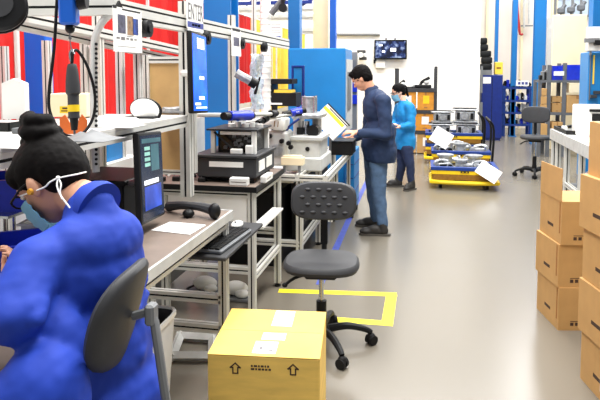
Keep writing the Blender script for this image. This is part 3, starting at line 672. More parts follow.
# ------------------------------------------------------------------ hung paper sheets and the ENTER sign
def sheet(name, label, cat, u0, u1, X, z0, z1, parts=None, m='paper'):
    y0, y1 = P(u0, 40, X=X).y, P(u1, 40, X=X).y; t = thing(name, label, cat, (X, (y0 + y1) / 2, z0)); bm = B(); Fm = frame((X, y0, z0), V((1, 0, 0)))
    w_, h_ = y1 - y0, z1 - z0; box(bm, (0, 0, -.002), (w_, h_, 0), M4=Fm); obj('sheet', bm, m, t)
    for k, (nm, rects, mm) in enumerate(parts or ()):
        bm = B()
        for x0, yy0, x1, yy1 in rects: box(bm, (x0 * w_, yy0 * h_, 0), (x1 * w_, yy1 * h_, .0008), M4=Fm)
        obj(nm, bm, mm, t)
    return t, Fm, w_, h_
M('photo_dark', (84, 84, 104), .4, 0, .55, 45); M('photo_blue', (40, 70, 150), .4, 0, .6, 30); M('photo_tan', (150, 120, 90), .4, 0, .5, 40)
zt = P(113, 6, X=-1.265).z; zb = P(113, 50, X=-1.265).z
sheet('instruction_sheet', 'white instruction sheet with two small photos clipped to the overhead rail', 'paper sheet', 113.5, 142, -1.262, zb - .005, zt, [
    ('printed_photo', [(.15, .42, .41, .84)], 'photo_dark'), ('printed_photo', [(.47, .40, .68, .84)], 'photo_tan'), ('printed_photo', [(.66, .42, .86, .8)], 'photo_blue'), ('clip', [(0, .96, .12, 1.03), (.3, .95, .95, .985)], 'black'),
    ('printed_text', [(.1, .29, .2, .33), (.25, .27, .38, .34), (.43, .29, .52, .33), (.57, .28, .66, .33), (.71, .29, .8, .32), (.45, .36, .65, .375), (.12, .12, .75, .128)], 'ink_grey')])
za, zc = P(195, 29, X=-1.262).z, 2.07
t, Fm, w_, h_ = sheet('enter_sign', 'white board reading ENTER above the long rail', 'sign', 187, 203.5, -1.262, za + .0, zc, [('blue_band', [(.04, .02, 1, .16)], 'ink_blue'), ('band_text', [(.3, .06, .42, .12), (.46, .06, .6, .12), (.64, .06, .8, .12)], 'paper'), ('footer', [(.04, -.06, 1, .01)], 'paper')])
text('ENTER', Fm @ Matrix.Translation((w_ * .52, h_ * .38, .001)) @ Matrix.Diagonal((.72, 1.25, 1, 1)), .105, 'ink_grey', t)
z0, z1 = P(236, 56, X=-1.262).z, P(236, 30, X=-1.262).z
sheet('instruction_sheet', 'narrow white card with grey print hanging right of the wide blue column', 'paper sheet', 231.5, 241, -1.262, z0, z1, [('printed_text', [(.2, .38, .8, .72)], 'photo_dark'), ('clip', [(.1, .95, .9, 1.05)], 'black')])
c = P(277, 36, Y=6.2); bm = B(); Fm = frame(c, V((.2, -1, 0))); t = thing('instruction_sheet', 'pale notice sheet beside the tall white mast above the yellow curtain', 'paper sheet', c); box(bm, (-.075, -.04, -.004), (.055, .15, 0), M4=Fm); obj('sheet', bm, 'paper', t)
bm = B(); box(bm, (-.07, -.03, 0), (.04, .0, .001), M4=Fm); obj('printed_band', bm, 'ink_blue', t)
bm = B(); cyl(bm, (c.x - .01, c.y + .012, z3 - .029), (c.x - .01, c.y + .012, c.z + .1), .008); obj('holder_rod', bm, 'aluminium', t)
bm = B()
for k in range(4): box(bm, (-.06, .03 + k * .028, 0), (.04, .037 + k * .028, .001), M4=Fm)
obj('printed_text', bm, 'ink_grey', t)
# ================================================================== ON THE SECOND AND THIRD BENCH
t = thing('test_fixture', 'black test fixture with a glazed frame on the second workbench', 'fixture', (-1.24, 3.9, Zb))
bm = B(); box(bm, (-1.46, 3.68, .915), (-1.055, 4.16, 1.045), bev=.008); box(bm, (-1.475, 3.665, 1.045), (-1.045, 4.175, 1.065), bev=.004); obj('base_box', bm, 'dark_grey', t)
bm = B()
for x in (-1.42, -1.1):
    for y in (3.72, 4.12): cyl(bm, (x, y, Zb), (x, y, .916), .02)
box(bm, (-1.43, 3.75, .885), (-1.2, 4.1, .916)); obj('feet', bm, 'black', t)
bm = B(); box(bm, (-1.37, 3.674, .985), (-1.14, 3.681, 1.02)); obj('white_label_strip', bm, 'paper', t)
bm = B(); 
for y in (3.74, 3.93): box(bm, (-1.06, y, .95), (-1.05, y + .14, 1.02))
obj('side_module', bm, 'white', t)
x0, x1, y0, y1, zA, zB = -1.37, -1.09, 3.76, 4.08, 1.065, 1.215
for x in (x0, x1):
    for y in (y0, y1):
        bm = B(); box(bm, (x - .014, y - .014, zA), (x + .014, y + .014, zB)); obj('frame_column', bm, 'light_grey' if x == x0 else 'white', t)
bm = B(); box(bm, (x0 - .04, y0 - .03, zB), (x1 + .03, y1 + .03, zB + .012), bev=.003); obj('top_plate', bm, 'black', t)
bm = B(); box(bm, (x0 + .015, y0 + .05, zA), (x1 - .015, y1, zB - .01)); obj('inner_block', bm, 'black_gloss', t)
bm = B(); random.seed(2)
for k in range(14):
    x, z = random.uniform(x0 + .05, x1 - .05), random.uniform(zA + .02, zB - .04); box(bm, (x, y0 + .035, z), (x + .022, y0 + .05, z + .018), bev=.003)
obj('inner_component', bm, 'mid_grey', t)
bm = B(); box(bm, (x0 + .05, y0 - .012, zB - .026), (x1 - .02, y0, zB - .006)); obj('header_strip', bm, 'white', t)
bm = B(); tube(bm, [(x0 + .01, y0 - .01, zB - .01), (x1 - .12, y0 - .015, zA + .01)], .008); obj('gas_strut', bm, 'black', t)
bm = B(); box(bm, (x1 - .15, y0 - .05, zA), (x1 - .07, y0 - .015, zA + .035), bev=.006); box(bm, (x1 - .05, y0 - .04, zA), (x1 + .0, y0 - .015, zA + .06), bev=.006); obj('clamp', bm, 'white', t)
bm = B()
for k in range(5):
    x = x0 + .08 + k * .05; cyl(bm, (x, 3.9, zB + .012), (x, 3.9, zB + .035 + .012 * (k % 2)), .018 if k % 2 else .024)
obj('clear_knob', bm, 'shelf_top', t)
for k, (yy, nm) in enumerate(((3.62, 'front'), (3.78, 'rear'))):
    c = P(249, 178, Y=3.65); bm = B(); y = 3.6 + k * .10; x = -1.11 + k * .035; z = Zb
    if k == 0: box(bm, (x - .1, y, z), (x + .02, y + .055, z + .05), bev=.005); box(bm, (x - .09, y - .001, z + .022), (x + .01, y, z + .026), 1)
    else: box(bm, (x + .035, y + .02, z), (x + .075, y + .2, z + .045), bev=.005); box(bm, (x + .07, y + .05, z + .02), (x + .0755, y + .15, z + .024), 1)
    one('control_module', bm, ['white', 'ink'], 'small white control module at the %s of the black test fixture' % ('front corner' if k == 0 else 'aisle side'), 'module')
t = thing('cable_tangle', 'tangled black cables with connectors on the left of the second bench', 'cable', (-1.6, 3.75, Zb)); random.seed(9)
for k in range(7):
    bm = B(); x, y = -1.62 + .05 * k, 3.72 + random.random() * .2; tube(bm, [(x - .18, y + random.uniform(-.08, .08), Zb + .014), (x - .06, y + random.uniform(-.09, .09), Zb + .03 + random.random() * .06), (x + .05, y + random.uniform(-.05, .08), Zb + .02 + random.random() * .05), (x + .10, y, Zb + .014)], .011); obj('cable', bm, 'rubber', t)
bm = B()
for k in range(4):
    x = -1.72 + .09 * k; box(bm, (x, 3.64 + .03 * (k % 2), Zb), (x + .05, 3.67 + .03 * (k % 2), Zb + .03), bev=.004)
obj('connector', bm, 'black', t)
bm = B(); tube(bm, [P(168, 176, Y=3.7), P(178, 170, Y=3.75), P(190, 166, Y=3.85), P(199, 160, Y=3.95)], .008); obj('white_cord', bm, 'white', t)
# white panel cabinet behind, under bench
bm = B(); box(bm, (-1.9, 3.75, .1), (-1.75, 4.2, .7)); box(bm, (-1.75, 3.8, .38), (-1.745, 4.15, .395), 1); one('under_bench_cabinet', bm, ['mid_grey', 'ink_grey'], 'grey cabinet tucked under the second workbench', 'cabinet')
for k, (x, y, lb) in enumerate(((-1.55, 4.05, 'left'), (-1.3, 4.0, 'right'))):
    bm = B(); ell(bm, (x, y, .36 + .05), (.09, .06, .05)); ell(bm, (x + .06, y - .05, .36 + .03), (.05, .04, .03)); tube(bm, [(x - .05, y, .40), (x - .12, y - .05, .375), (x - .05, y - .1, .37)], .008, m=1); box(bm, (x - .12, y - .1, .35), (x + .12, y + .1, .365), 2)
    bmesh.ops.translate(bm, verts=bm.verts, vec=(0, 0, -.345 + .0)); one('cable_bundle', bm, ['white', 'black', 'mid_grey'], '%s of the two white and black cable bundles on the floor under the second bench' % lb, 'cables', 'cable bundles under the bench')
# torque arms: rod with blue sleeve and black joints
def arm(label, pts, sl, r=.014):
    t = thing('torque_arm', label, 'arm', pts[0]); bm = B(); tube(bm, pts, r, sub=1, m=0); obj('rod', bm, 'light_grey', t)
    bm = B(); a, b = sl; d = (b - a).normalized(); cyl(bm, a, b, .032, .034, 16); cyl(bm, a - d * .05, a, .02); obj('blue_sleeve', bm, 'blue_bin', t)
    bm = B(); cyl(bm, a - d * .07, a - d * .005, .026); cyl(bm, b + d * .002, b + d * .04, .024)
    e = pts[-1]; cyl(bm, e - d * .06, e, .03); obj('joint', bm, 'black', t)
    bm = B()
    for k in (.62, .8):
        q = a.lerp(b, k) - V((0, .033, 0)); box(bm, q - V((.008, .004, .006)), q + V((.008, .002, .006)))
    obj('button', bm, 'paper', t)
arm('near torque arm whose blue sleeve hangs above the black test fixture', [P(198, 115, Y=3.7), P(232, 115, Y=3.72), P(274, 114, Y=4.5)], (P(229, 116, Y=3.71), P(250, 115.5, Y=4.0)))
arm('far torque arm ending in a blue sleeve beside the grey machine', [P(246, 122, Y=4.5), P(276, 117, Y=4.6), P(301, 112, Y=4.75)], (P(291, 113, Y=4.7), P(301, 111, Y=4.75)))
t = thing('diagonal_strut', 'black jointed strut leaning between the test fixture and the grey machine', 'strut', P(247, 130, Y=4.15)); a, b = P(245, 131, Y=4.1), P(276, 113, Y=4.55)
bm = B(); tube(bm, [a, b], .013); obj('tube', bm, 'steel_grey', t); bm = B()
for k in (.12, .45, .62, .95): cyl(bm, a.lerp(b, k - .06), a.lerp(b, k + .06), .026)
obj('joint', bm, 'black', t)
bm = B(); cyl(bm, a, V((a.x, a.y, 1.2)), .012); obj('post', bm, 'steel_grey', t)
# rotary gripper on the post
t = thing('camera_head', 'small metal camera head on the post left of the clear bag', 'camera', P(242, 78, X=-1.3)); a, b = P(236, 73, X=-1.29), P(250, 81, X=-1.2)
bm = B(); tube(bm, [a, b], .03); obj('barrel', bm, 'casting', t); bm = B(); d = (b - a).normalized(); cyl(bm, b, b + d * .05, .036); obj('lens', bm, 'black', t)
# clear plastic bag
t = thing('plastic_bag', 'clear bluish plastic bag hanging below the long rail', 'bag', P(257, 108, Y=4.95)); bm = B(); n, q = 12, 22; g = []
random.seed(4)
for side in (0, 1):
    for i in range(q + 1):
        for j in range(n + 1):
            u = 250.5 + 12.5 * j / n + 1.2 * math.sin(i * .7); v = 54 + 55 * i / q; bul = math.sin(math.pi * j / n) * (.05 + .03 * math.sin(i * .5)) * (1 if side else -1)
            p = P(u, v, Y=4.98); g.append(bm.verts.new(p + V((random.uniform(-.006, .006), bul + random.uniform(-.012, .012), 0))))
st = (q + 1) * (n + 1)
for s in (0, 1):
    for i in range(q):
        for j in range(n):
            k = s * st + i * (n + 1) + j; bm.faces.new((g[k], g[k + 1], g[k + n + 2], g[k + n + 1]))
bmesh.ops.remove_doubles(bm, verts=bm.verts, dist=.0005); obj('film', bm, 'film', t, ang=20)
bm = B(); a, b = P(255, 94, Y=4.9), P(260, 77, Y=4.9); cyl(bm, a, b, .013, .008); obj('black_stick', bm, 'black', t)
# black instrument shelf
t = thing('instrument_shelf', 'black open instrument shelf with yellow sheet between the clear bag and the machine', 'shelf', (P(280, 107, Y=5.6).x, 5.6, .8)); Y = 5.6
def bxp(bm, u0, v0, u1, v1, Y, d, m=0, bev=.003):
    a, b = P(u0, v1, Y=Y), P(u1, v0, Y=Y); box(bm, (a.x, Y, a.z), (b.x, Y + d, b.z), m, bev=bev)
bm = B(); bxp(bm, 266, 79, 292, 84, Y, .25); obj('top_board', bm, 'black', t)
bm = B(); bxp(bm, 266, 93, 296, 106, Y, .25); obj('drawer_box', bm, 'black', t)
bm = B(); bxp(bm, 266, 84, 272, 93, Y, .25); obj('side_board', bm, 'black', t)
bm = B(); a = P(272, 93, Y=Y); cyl(bm, (a.x, Y + .1, z3 - .029), (a.x, Y + .1, a.z - .01), .03); obj('column', bm, 'dark_grey', t)
bm = B(); bxp(bm, 274, 90, 291, 92.7, Y + .02, .2, 0, 0); obj('yellow_tray', bm, 'yellow_curtain', t)
bm = B(); bxp(bm, 268, 103, 282, 104.5, Y - .012, .01, 0, 0); obj('drawer_edge', bm, 'paper', t)
# framed guard panel in front of the cabinet
t = thing('guard_panel', 'dark blue framed glass guard standing in front of the blue machine cabinet', 'panel', P(298, 107, Y=5.9))
bm = B(); Y = 5.9
for r in ((291.5, 65.5, 293.5, 105), (302, 65.5, 304, 105), (293.5, 65.5, 302, 67.5), (293.5, 102, 302, 105)): bxp(bm, *r, Y, .04)
obj('frame', bm, 'blue_dark', t); bm = B(); bxp(bm, 293.5, 67.5, 302, 102, Y + .012, .012, 0, 0); obj('pane', bm, 'blue_machine', t)
bm = B(); a = P(298, 105, Y=Y); cyl(bm, (a.x, Y + .02, z3 - .029), (a.x, Y + .02, a.z), .02); obj('post', bm, 'blue_dark', t)
# blue machine cabinet
t = thing('machine_cabinet', 'large blue machine cabinet behind the standing man', 'cabinet', (-1.3, 7.2, 0)); a, b = P(288, 48.5, Y=6.9), P(345.5, 48.5, Y=6.9)
bm = B(); box(bm, (a.x, 6.9, .06), (b.x, 7.55, a.z), bev=.01); obj('housing', bm, 'blue_machine', t)
bm = B(); box(bm, (a.x + .02, 6.92, 0), (b.x - .02, 7.5, .06)); obj('plinth', bm, 'black', t)
bm = B(); box(bm, (b.x, 6.95, .9), (b.x + .012, 7.5, 1.75)); obj('side_door', bm, 'light_grey', t)
bm = B(); box(bm, (b.x + .012, 7.0, 1.15), (b.x + .02, 7.3, 1.6)); obj('side_window', bm, 'steel_grey', t)
t = thing('instrument_cabinet', 'grey and blue instrument cabinet on the far side of the blue machine cabinet', 'panel', P(352, 150, Y=7.9)); Y = 7.9
bm = B(); bxp(bm, 345, 52, 357, 150, Y, .1); a = P(345, 150, Y=Y); b = P(357, 150, Y=Y); box(bm, (a.x, Y, 0), (b.x, Y + .1, a.z + .01)); obj('backing', bm, 'mid_grey', t)
for r, m in (((346, 56, 350, 88), 'white'), ((351, 60, 356, 72), 'steel_grey'), ((352, 78, 357, 92), 'blue_bin'), ((352, 95, 357, 104), 'blue_bin'), ((347, 92, 351, 112), 'light_grey')):
    bm = B(); bxp(bm, *r, Y - .03, .03); obj('module', bm, m, t)
t = thing('wall_camera', 'small black and white camera bracket on the wall left of the television', 'camera', P(362, 55, Y=13.8)); Y = 13.6
bm = B(); bxp(bm, 357, 50, 365, 53, Y, .2); bxp(bm, 359, 57, 366, 60, Y, .2); obj('bracket', bm, 'dark_grey', t); bm = B(); c = P(361, 55, Y=Y); cyl(bm, c - V((0, .1, 0)), c + V((0, .4, 0)), .06); obj('camera_body', bm, 'white', t)
# grey casting machine on bench three
t = thing('press_machine', 'light grey cast press with a round cylinder on the rail bench', 'machine', (-1.0, 4.95, z3)); Y = 4.78
def bk(nm, u0, v0, u1, v1, Y, d, m, bev=.012):
    bm = B(); bxp(bm, u0, v0, u1, v1, Y, d, 0, bev); return obj(nm, bm, m, t)
bk('bed', 285, 158, 322, 171, Y - .02, .5, 'light_grey'); bk('body', 289, 139, 320, 158, Y, .4, 'light_grey'); bk('body_cap', 287, 137, 322, 140.5, Y - .02, .45, 'light_grey', .006)
bk('column', 293, 117, 300, 138, Y + .15, .2, 'light_grey'); bk('column', 312, 117, 318, 138, Y + .15, .2, 'mid_grey'); bk('head', 291, 114, 321, 119, Y + .08, .32, 'casting')
bm = B(); c = P(309.5, 115, Y=Y + .24); tp = P(309.5, 98, Y=Y + .24)
cyl(bm, c, (c.x, c.y, tp.z), .055, seg=24); cyl(bm, (c.x, c.y, tp.z), (c.x, c.y, tp.z + .012), .06, seg=24); obj('cylinder', bm, 'casting', t)
bm = B(); 
for dx in (-.05, .05):
    for dy in (-.05, .05): cyl(bm, (c.x + dx, c.y + dy, c.z), (c.x + dx, c.y + dy, tp.z + .02), .008)
obj('tie_rod', bm, 'chrome', t)
bm = B(); q = P(306, 128, Y=Y + .2); cyl(bm, q + V((0, 0, .06)), q - V((0, 0, .08)), .03, .04); cyl(bm, q - V((0, 0, .08)), q - V((0, 0, .1)), .06); obj('ram', bm, 'chrome', t)
bm = B(); q = P(307.5, 149, Y=Y); cyl(bm, q + V((0, -.006, 0)), q, .018, seg=18); q = P(313, 131, Y=Y + .08); cyl(bm, q + V((0, -.02, 0)), q + V((0, .1, 0)), .05, seg=16); q = P(303, 131, Y=Y + .14); box(bm, q - V((.05, .02, .05)), q + V((.0, .02, .03))); obj('black_port', bm, 'black', t)
bm = B(); tube(bm, [P(299, 119, Y=Y + .05), P(288, 128, Y=Y - .02), P(285, 142, Y=Y - .03), P(286, 156, Y=Y - .03)], .01); obj('blue_hose', bm, 'blue_dark', t)
t = thing('gauge_housing', 'white angled gauge housing with knobs between the fixture and the press', 'housing', P(272, 168, Y=4.62)); Y = 4.62
bm = B(); a = P(262, 128, Y=Y); Fm = frame(P(274, 124, Y=Y), V((0, -1, 0))) @ Matrix.Rotation(math.radians(-6), 4, 'Z'); box(bm, (-.085, -.045, -.2), (.085, .045, 0), M4=Fm, bev=.012, seg=2); obj('hood', bm, 'white', t)
bm = B(); box(bm, (.0, -.02, 0), (.008, .025, .002), M4=Fm); box(bm, (.03, -.02, 0), (.036, .025, .002), M4=Fm); obj('slot', bm, 'bronze', t)
bk('body', 266, 132, 287, 166, Y + .02, .25, 'light_grey', .02); bk('side_body', 263, 140, 268, 172, Y + .05, .2, 'white', .01)
bm = B()
for u, v in ((270, 136), (282, 141), (268, 147), (289, 143), (291, 147)): c = P(u, v, Y=Y + .02); cyl(bm, c + V((0, -.03, 0)), c, .018, .02)
obj('knob', bm, 'black', t)
bm = B(); c = P(277, 150, Y=Y + .02); lathe(bm, [(.001, 0), (.05, 0), (.05, .012), (.03, .016), (.001, .016)], M4=frame(c, V((0, -1, 0)))); obj('dial', bm, 'casting', t)
bm = B(); bxp(bm, 281, 158, 303, 165, 4.60, .08); bxp(bm, 283, 156, 301, 158.5, 4.61, .06); c = P(286, 167, Y=4.6); 
for u in (284, 299): 
    c = P(u, 166, Y=4.62); cyl(bm, (c.x, 4.63, z3 + .022), (c.x, 4.63, c.z), .012, m=1)
one('connector_box', bm, ['beige', 'mid_grey'], 'cream box on short feet in front of the grey press', 'box')
# white binder leaning on the machine, black chute below the man's hand
c = P(331, 121, Y=5.35); Fm = frame(c, V((-.1, -.93, .35))) @ Matrix.Rotation(math.radians(-43), 4, 'Z')
t = thing('work_binder', 'large white binder with yellow and black stripes tilted on the press, held by the man', 'binder', c)
bm = B(); box(bm, (-.145, -.11, -.025), (.145, .085, 0), M4=Fm, bev=.003); obj('cover', bm, 'paper', t)
bm = B(); box(bm, (-.145, .03, 0), (.12, .062, .0015), M4=Fm); obj('yellow_stripe', bm, 'yellow', t); bm = B(); box(bm, (-.145, .085, -.03), (.145, .098, .001), M4=Fm); obj('black_edge', bm, 'black', t)
bm = B(); q = Fm @ V((0, -.02, -.03)); cyl(bm, (q.x, q.y, z3 + .02), q, .012); obj('support_rod', bm, 'steel_grey', t)
bm = B(); box(bm, (-.1, .067, 0), (.145, .078, .0015), M4=Fm); obj('black_stripe', bm, 'black', t)
bm = B(); a, b = P(331, 152, Y=5.7), P(353, 142, Y=5.7); box(bm, (a.x, 5.65, z3 + .026), (b.x - .0, 5.95, b.z), bev=.006); box(bm, (a.x - .005, 5.64, b.z), (b.x + .005, 5.96, b.z + .012)); one('parts_chute', bm, 'black', 'black box at the end of the rail bench under the man\'s hand', 'box')
# blue drawer trolley at the bench end and dark equipment below
t = thing('drawer_trolley', 'narrow light blue drawer trolley at the far end of the rail bench', 'trolley', (P(354, 180, Y=6.75).x, 6.7, 0)); a = P(354, 180, Y=6.7); bm = B(); box(bm, (a.x - .07, 6.45, .08), (a.x + .03, 6.95, .74), bev=.006); obj('body', bm, 'blue_machine', t)
bm = B()
for k in range(4): box(bm, (a.x + .03, 6.48, .14 + k * .15), (a.x + .034, 6.92, .15 + k * .15)); box(bm, (a.x - .06, 6.446, .14 + k * .15), (a.x + .02, 6.45, .15 + k * .15))
obj('drawer_gap', bm, 'blue_dark', t)
for x in (-.05, .01):
    for y in (6.5, 6.9): bm = B(); cyl(bm, (a.x + x - .01, y, .04), (a.x + x + .01, y, .04), .04); obj('caster', bm, 'black', t)
bm = B(); box(bm, (-1.62, 4.7, .0), (-1.15, 6.2, .62), bev=.01); one('equipment_box', bm, 'black', 'dark equipment box under the rail bench', 'box')
# ================================================================== SWIVEL CHAIRS
def caster(bm, c, a):
    ax = V((-math.sin(a), math.cos(a), 0))
    for s in (-1, 1): cyl(bm, c + ax * s * .006, c + ax * s * .026, .029, seg=16)
    ell(bm, c + V((0, 0, .012)), (.026, .026, .03), seg=12)
def swivel(label, loc, rz, sh, a0, seat_m='dark_grey', bumps=True, bw=.40, bh=.235, sw=.44, back=True, bz=None):
    t = thing('swivel_chair', label, 'chair', loc, rz)
    bm = B(); cyl(bm, (0, 0, .07), (0, 0, .17), .042, .035); lathe(bm, [(.02, .06), (.055, .07), (.06, .10), (.04, .125), (.02, .125)]); obj('hub', bm, 'black', t, world=False)
    bm = B(); cyl(bm, (0, 0, .16), (0, 0, .16 + (sh - .2) * .35), .03); obj('gas_column', bm, 'black', t, world=False)
    bm = B(); cyl(bm, (0, 0, .16 + (sh - .2) * .35), (0, 0, sh - .05), .015); obj('piston', bm, 'chrome', t, world=False)
    for k in range(5):
        a = a0 + k * 2 * math.pi / 5; d = V((math.cos(a), math.sin(a), 0)); bm = B()
        tube(bm, [d * .04 + V((0, 0, .10)), d * .15 + V((0, 0, .115)), d * .25 + V((0, 0, .095)), d * .295 + V((0, 0, .072))], lambda q: .024 - .009 * q, 10); lg = obj('base_leg', bm, 'black', t, world=False)
        bm = B(); caster(bm, d * .295 + V((0, 0, .029)), a + .6); obj('caster', bm, 'rubber', lg, world=False)
    bm = B(); pad(bm, sw, sw * .92, .06, Matrix.Translation((0, 0, sh - .05)), dish=.012, ex=3.0); obj('seat', bm, seat_m, t, world=False)
    bm = B(); box(bm, (-.09, -.11, sh - .085), (.09, .12, sh - .05), bev=.01); obj('mechanism', bm, 'black', t, world=False)
    bm = B(); tube(bm, [(-.07, -.05, sh - .07), (-.15, -.09, sh - .085), (-.2, -.12, sh - .115)], .009); ell(bm, (-.2, -.12, sh - .115), (.016, .016, .014)); obj('lever', bm, 'black', t, world=False)
    bm = B(); bz = bz or sh + .29
    tube(bm, [(0, .10, sh - .065), (0, .2, sh - .062), (0, .245, sh - .02), (0, .25, sh + .1), (0, .245, bz + .03)], .017, 8); box(bm, (-.022, .236, sh + .02), (.022, .262, bz), bev=.004); obj('back_bar', bm, 'black', t, world=False)
    bm = B(); M4 = Matrix.Translation((0, .232, bz)) @ Matrix.Rotation(math.radians(82), 4, 'X'); pad(bm, bw, bh, .045, M4, ex=3.4, curve=.03)
    if bumps:
        for i in range(4):
            for j in range(5 - i % 2):
                x = (j - (4 - i % 2) / 2) * .066; y = (i - 1.5) * .046; ell(bm, M4 @ V((x, y, .045 + .03 * (2 * x / bw) ** 2 - .004)), (.02, .011, .012), M4.to_3x3(), 12)
    obj('backrest', bm, seat_m, t, world=False)
    return t
swivel('grey moulded swivel chair in the middle of the aisle, behind the yellow carton', (-.575, 3.375, 0), math.radians(6), .512, math.radians(8), bz=.81)
c = P(534, 176, Z=0)
swivel('grey swivel chair at the right-hand bench beyond the carton stacks', (c.x, c.y, 0), math.radians(-10), .62, math.radians(200), 'dark_grey', False, .42, .26, bz=.93)
# ================================================================== CARDBOARD BOXES
def arrow(bm, M4, s):
    pts = [(-.3, 0), (.3, 0), (.3, .7), (.6, .7), (0, 1.25), (-.6, .7), (-.3, .7)]; n = len(pts); t = .16
    for k in range(n):
        a, b = V(pts[k - 1]) * s, V(pts[k]) * s; d = (b - a).normalized(); nn = V((-d.y, d.x)) * s * t / 2; q = [a - nn - d * s * t / 2, b - nn + d * s * t / 2, b + nn + d * s * t / 2, a + nn - d * s * t / 2]
        lo = [bm.verts.new(M4 @ V((x.x, x.y, 0))) for x in q]; hi = [bm.verts.new(M4 @ V((x.x, x.y, .0007))) for x in q]; bm.faces.new(lo[::-1]); bm.faces.new(hi)
        for j in range(4): bm.faces.new((lo[j - 1], lo[j], hi[j], hi[j - 1]))
fa, fb, fc = P(207.5, 354, Z=.45), P(320, 357, Z=.45), P(232.5, 308, Z=.45)
rz = math.radians(6.2); W = (fb - fa).length; Dp = (fc - fa).length * .985
t = thing('cardboard_box', 'large closed yellow cardboard box in the foreground with up arrows', 'box', (fa.x, fa.y, 0), rz)
bm = B(); box(bm, (0, 0, 0), (W, Dp, .448), bev=.004); obj('body', bm, 'cardboard_yellow', t, world=False)
bm = B(); box(bm, (0, 0, .448), (W, Dp / 2 - .001, .451)); box(bm, (0, Dp / 2 + .001, .448), (W, Dp, .451)); obj('top_flap', bm, 'cardboard_yellow', t, world=False)
bm = B(); box(bm, (W * .60, Dp * .05, .4512), (W * .585 - .09, Dp * .28, .4518)); box(bm, (W * .48, Dp * .62, .4512), (W * .68, Dp * .98, .4518)); box(bm, (W * .43, Dp * .32, .4512), (W * .65, Dp * .46, .4518)); obj('label', bm, 'paper', t, world=False)
bm = B()
for x0, y0, x1, y1 in ((.41, .06, .415, .22), (.60, .06, .605, .22), (.41, .215, .605, .225), (.44, .12, .47, .18), (.52, .10, .57, .13), (.53, .16, .56, .19), (.64, .93, .68, .95)): box(bm, (W * x0, Dp * y0, .4518), (W * x1, Dp * y1, .4522))
obj('label_print', bm, 'ink_grey', t, world=False)
Mf = Matrix.Rotation(math.pi / 2, 4, 'X')
bm = B(); arrow(bm, Matrix.Translation((W * .25, -.0002, .375)) @ Mf, .034); obj('up_arrow', bm, 'ink', t, world=False)
bm = B(); arrow(bm, Matrix.Translation((W * .765, -.0002, .38)) @ Mf, .034); obj('up_arrow', bm, 'ink', t, world=False)
bm = B(); random.seed(8)
for r in range(2):
    x = W * .39
    while x < W * .55:
        ww = random.uniform(.006, .014); box(bm, (x, -.0008, .405 - r * .013), (x + ww, 0, .413 - r * .013)); x += ww + .004
obj('stamp', bm, 'ink', t, world=False)
BH = .27
def carton(label, x, y, z, rz, w_=.40, d=.35, h=BH, flap=False, grp='cardboard boxes stacked on the right', lid=True, slit=True, flaps=.0):
    t = thing('cardboard_box', label, 'box', (x, y, z), rz, group=None)
    e = .006; bm = B()
    for lo, hi in (((0, 0, 0), (w_, d, e)), ((0, 0, e), (e, d, h - .002)), ((w_ - e, 0, e), (w_, d, h - .002)), ((e, 0, e), (w_ - e, e, h - .002)), ((e, d - e, e), (w_ - e, d, h - .002))): box(bm, lo, hi)
    obj('body', bm, 'cardboard', t, world=False)
    if lid: bm = B(); box(bm, (.001, .001, h - .006), (w_ - .001, d - .001, h - .0005)); obj('top_flap', bm, 'cardboard', t, world=False)
    if flap:
        bm = B(); box(bm, (-.004, .004, h - .004), (.001, d - .004, h + flap), bev=.001); obj('raised_flap', bm, 'cardboard', t, world=False)
    bm = B(); box(bm, (-.0012, d * .36, h * .30), (0, d * .62, h * .37)); obj('hand_slot', bm, 'ink', t, world=False)
    if slit: bm = B(); box(bm, (-.003, .02, h * .25), (.0, .03, h * .97)); obj('flap_edge', bm, 'cardboard_edge', t, world=False)
    bm = B(); random.seed(int(z * 100) + 1); xx = w_ * .22
    for k in range(3): box(bm, (xx + k * .03, -.0008, .03), (xx + k * .03 + .02, 0, .05))
    box(bm, (xx, -.0008, .056), (xx + .08, 0, .06)); obj('print', bm, 'ink', t, world=False)
    return t
rA = math.atan2(.342, -.065) - math.pi / 2
nm = ['lowest', 'middle', 'topmost']
for k in range(3): carton(nm[k] + ' cardboard box of the far right-hand stack' + (', side flap standing up' if k == 2 else ', by the grey floor'), .824 + (.004, -.003, .006)[k], 3.872 + (0, .004, -.003)[k], BH * k, rA + (0, .02, -.01)[k], .34, .35, flap=(.20 if k == 2 else .07 if k < 2 else False) if k == 2 else False, lid=True)
nm = ['lowest', 'second from bottom', 'middle', 'second from top', 'topmost']
for k in range(5): carton(nm[k] + ' cardboard box of the near right-hand stack at the frame edge', .886 - (0, .012, .004, .02, -.005)[k] * 1.0, 2.92, BH * k, rA + (0, .025, .01, .03, 0)[k], .45, .365, slit=k != 0)
bm = B(); Lm = Matrix.Translation((.884, 2.92, 0)) @ Matrix.Rotation(rA, 4, 'Z'); tl = thing('shipping_label', 'white printed shipping label on the lowest near right-hand box', 'label', Lm @ V((-.003, .08, .06)))
box(bm, (-.0045, .02, .05), (-.0035, .14, .19), M4=Lm); obj('sheet', bm, 'paper', tl)
bm = B()
for k in range(6): box(bm, (-.0052, .03, .065 + k * .019), (-.0045, .05 + .08 * random.random(), .072 + k * .019), M4=Lm)
obj('printed_text', bm, 'ink', tl)
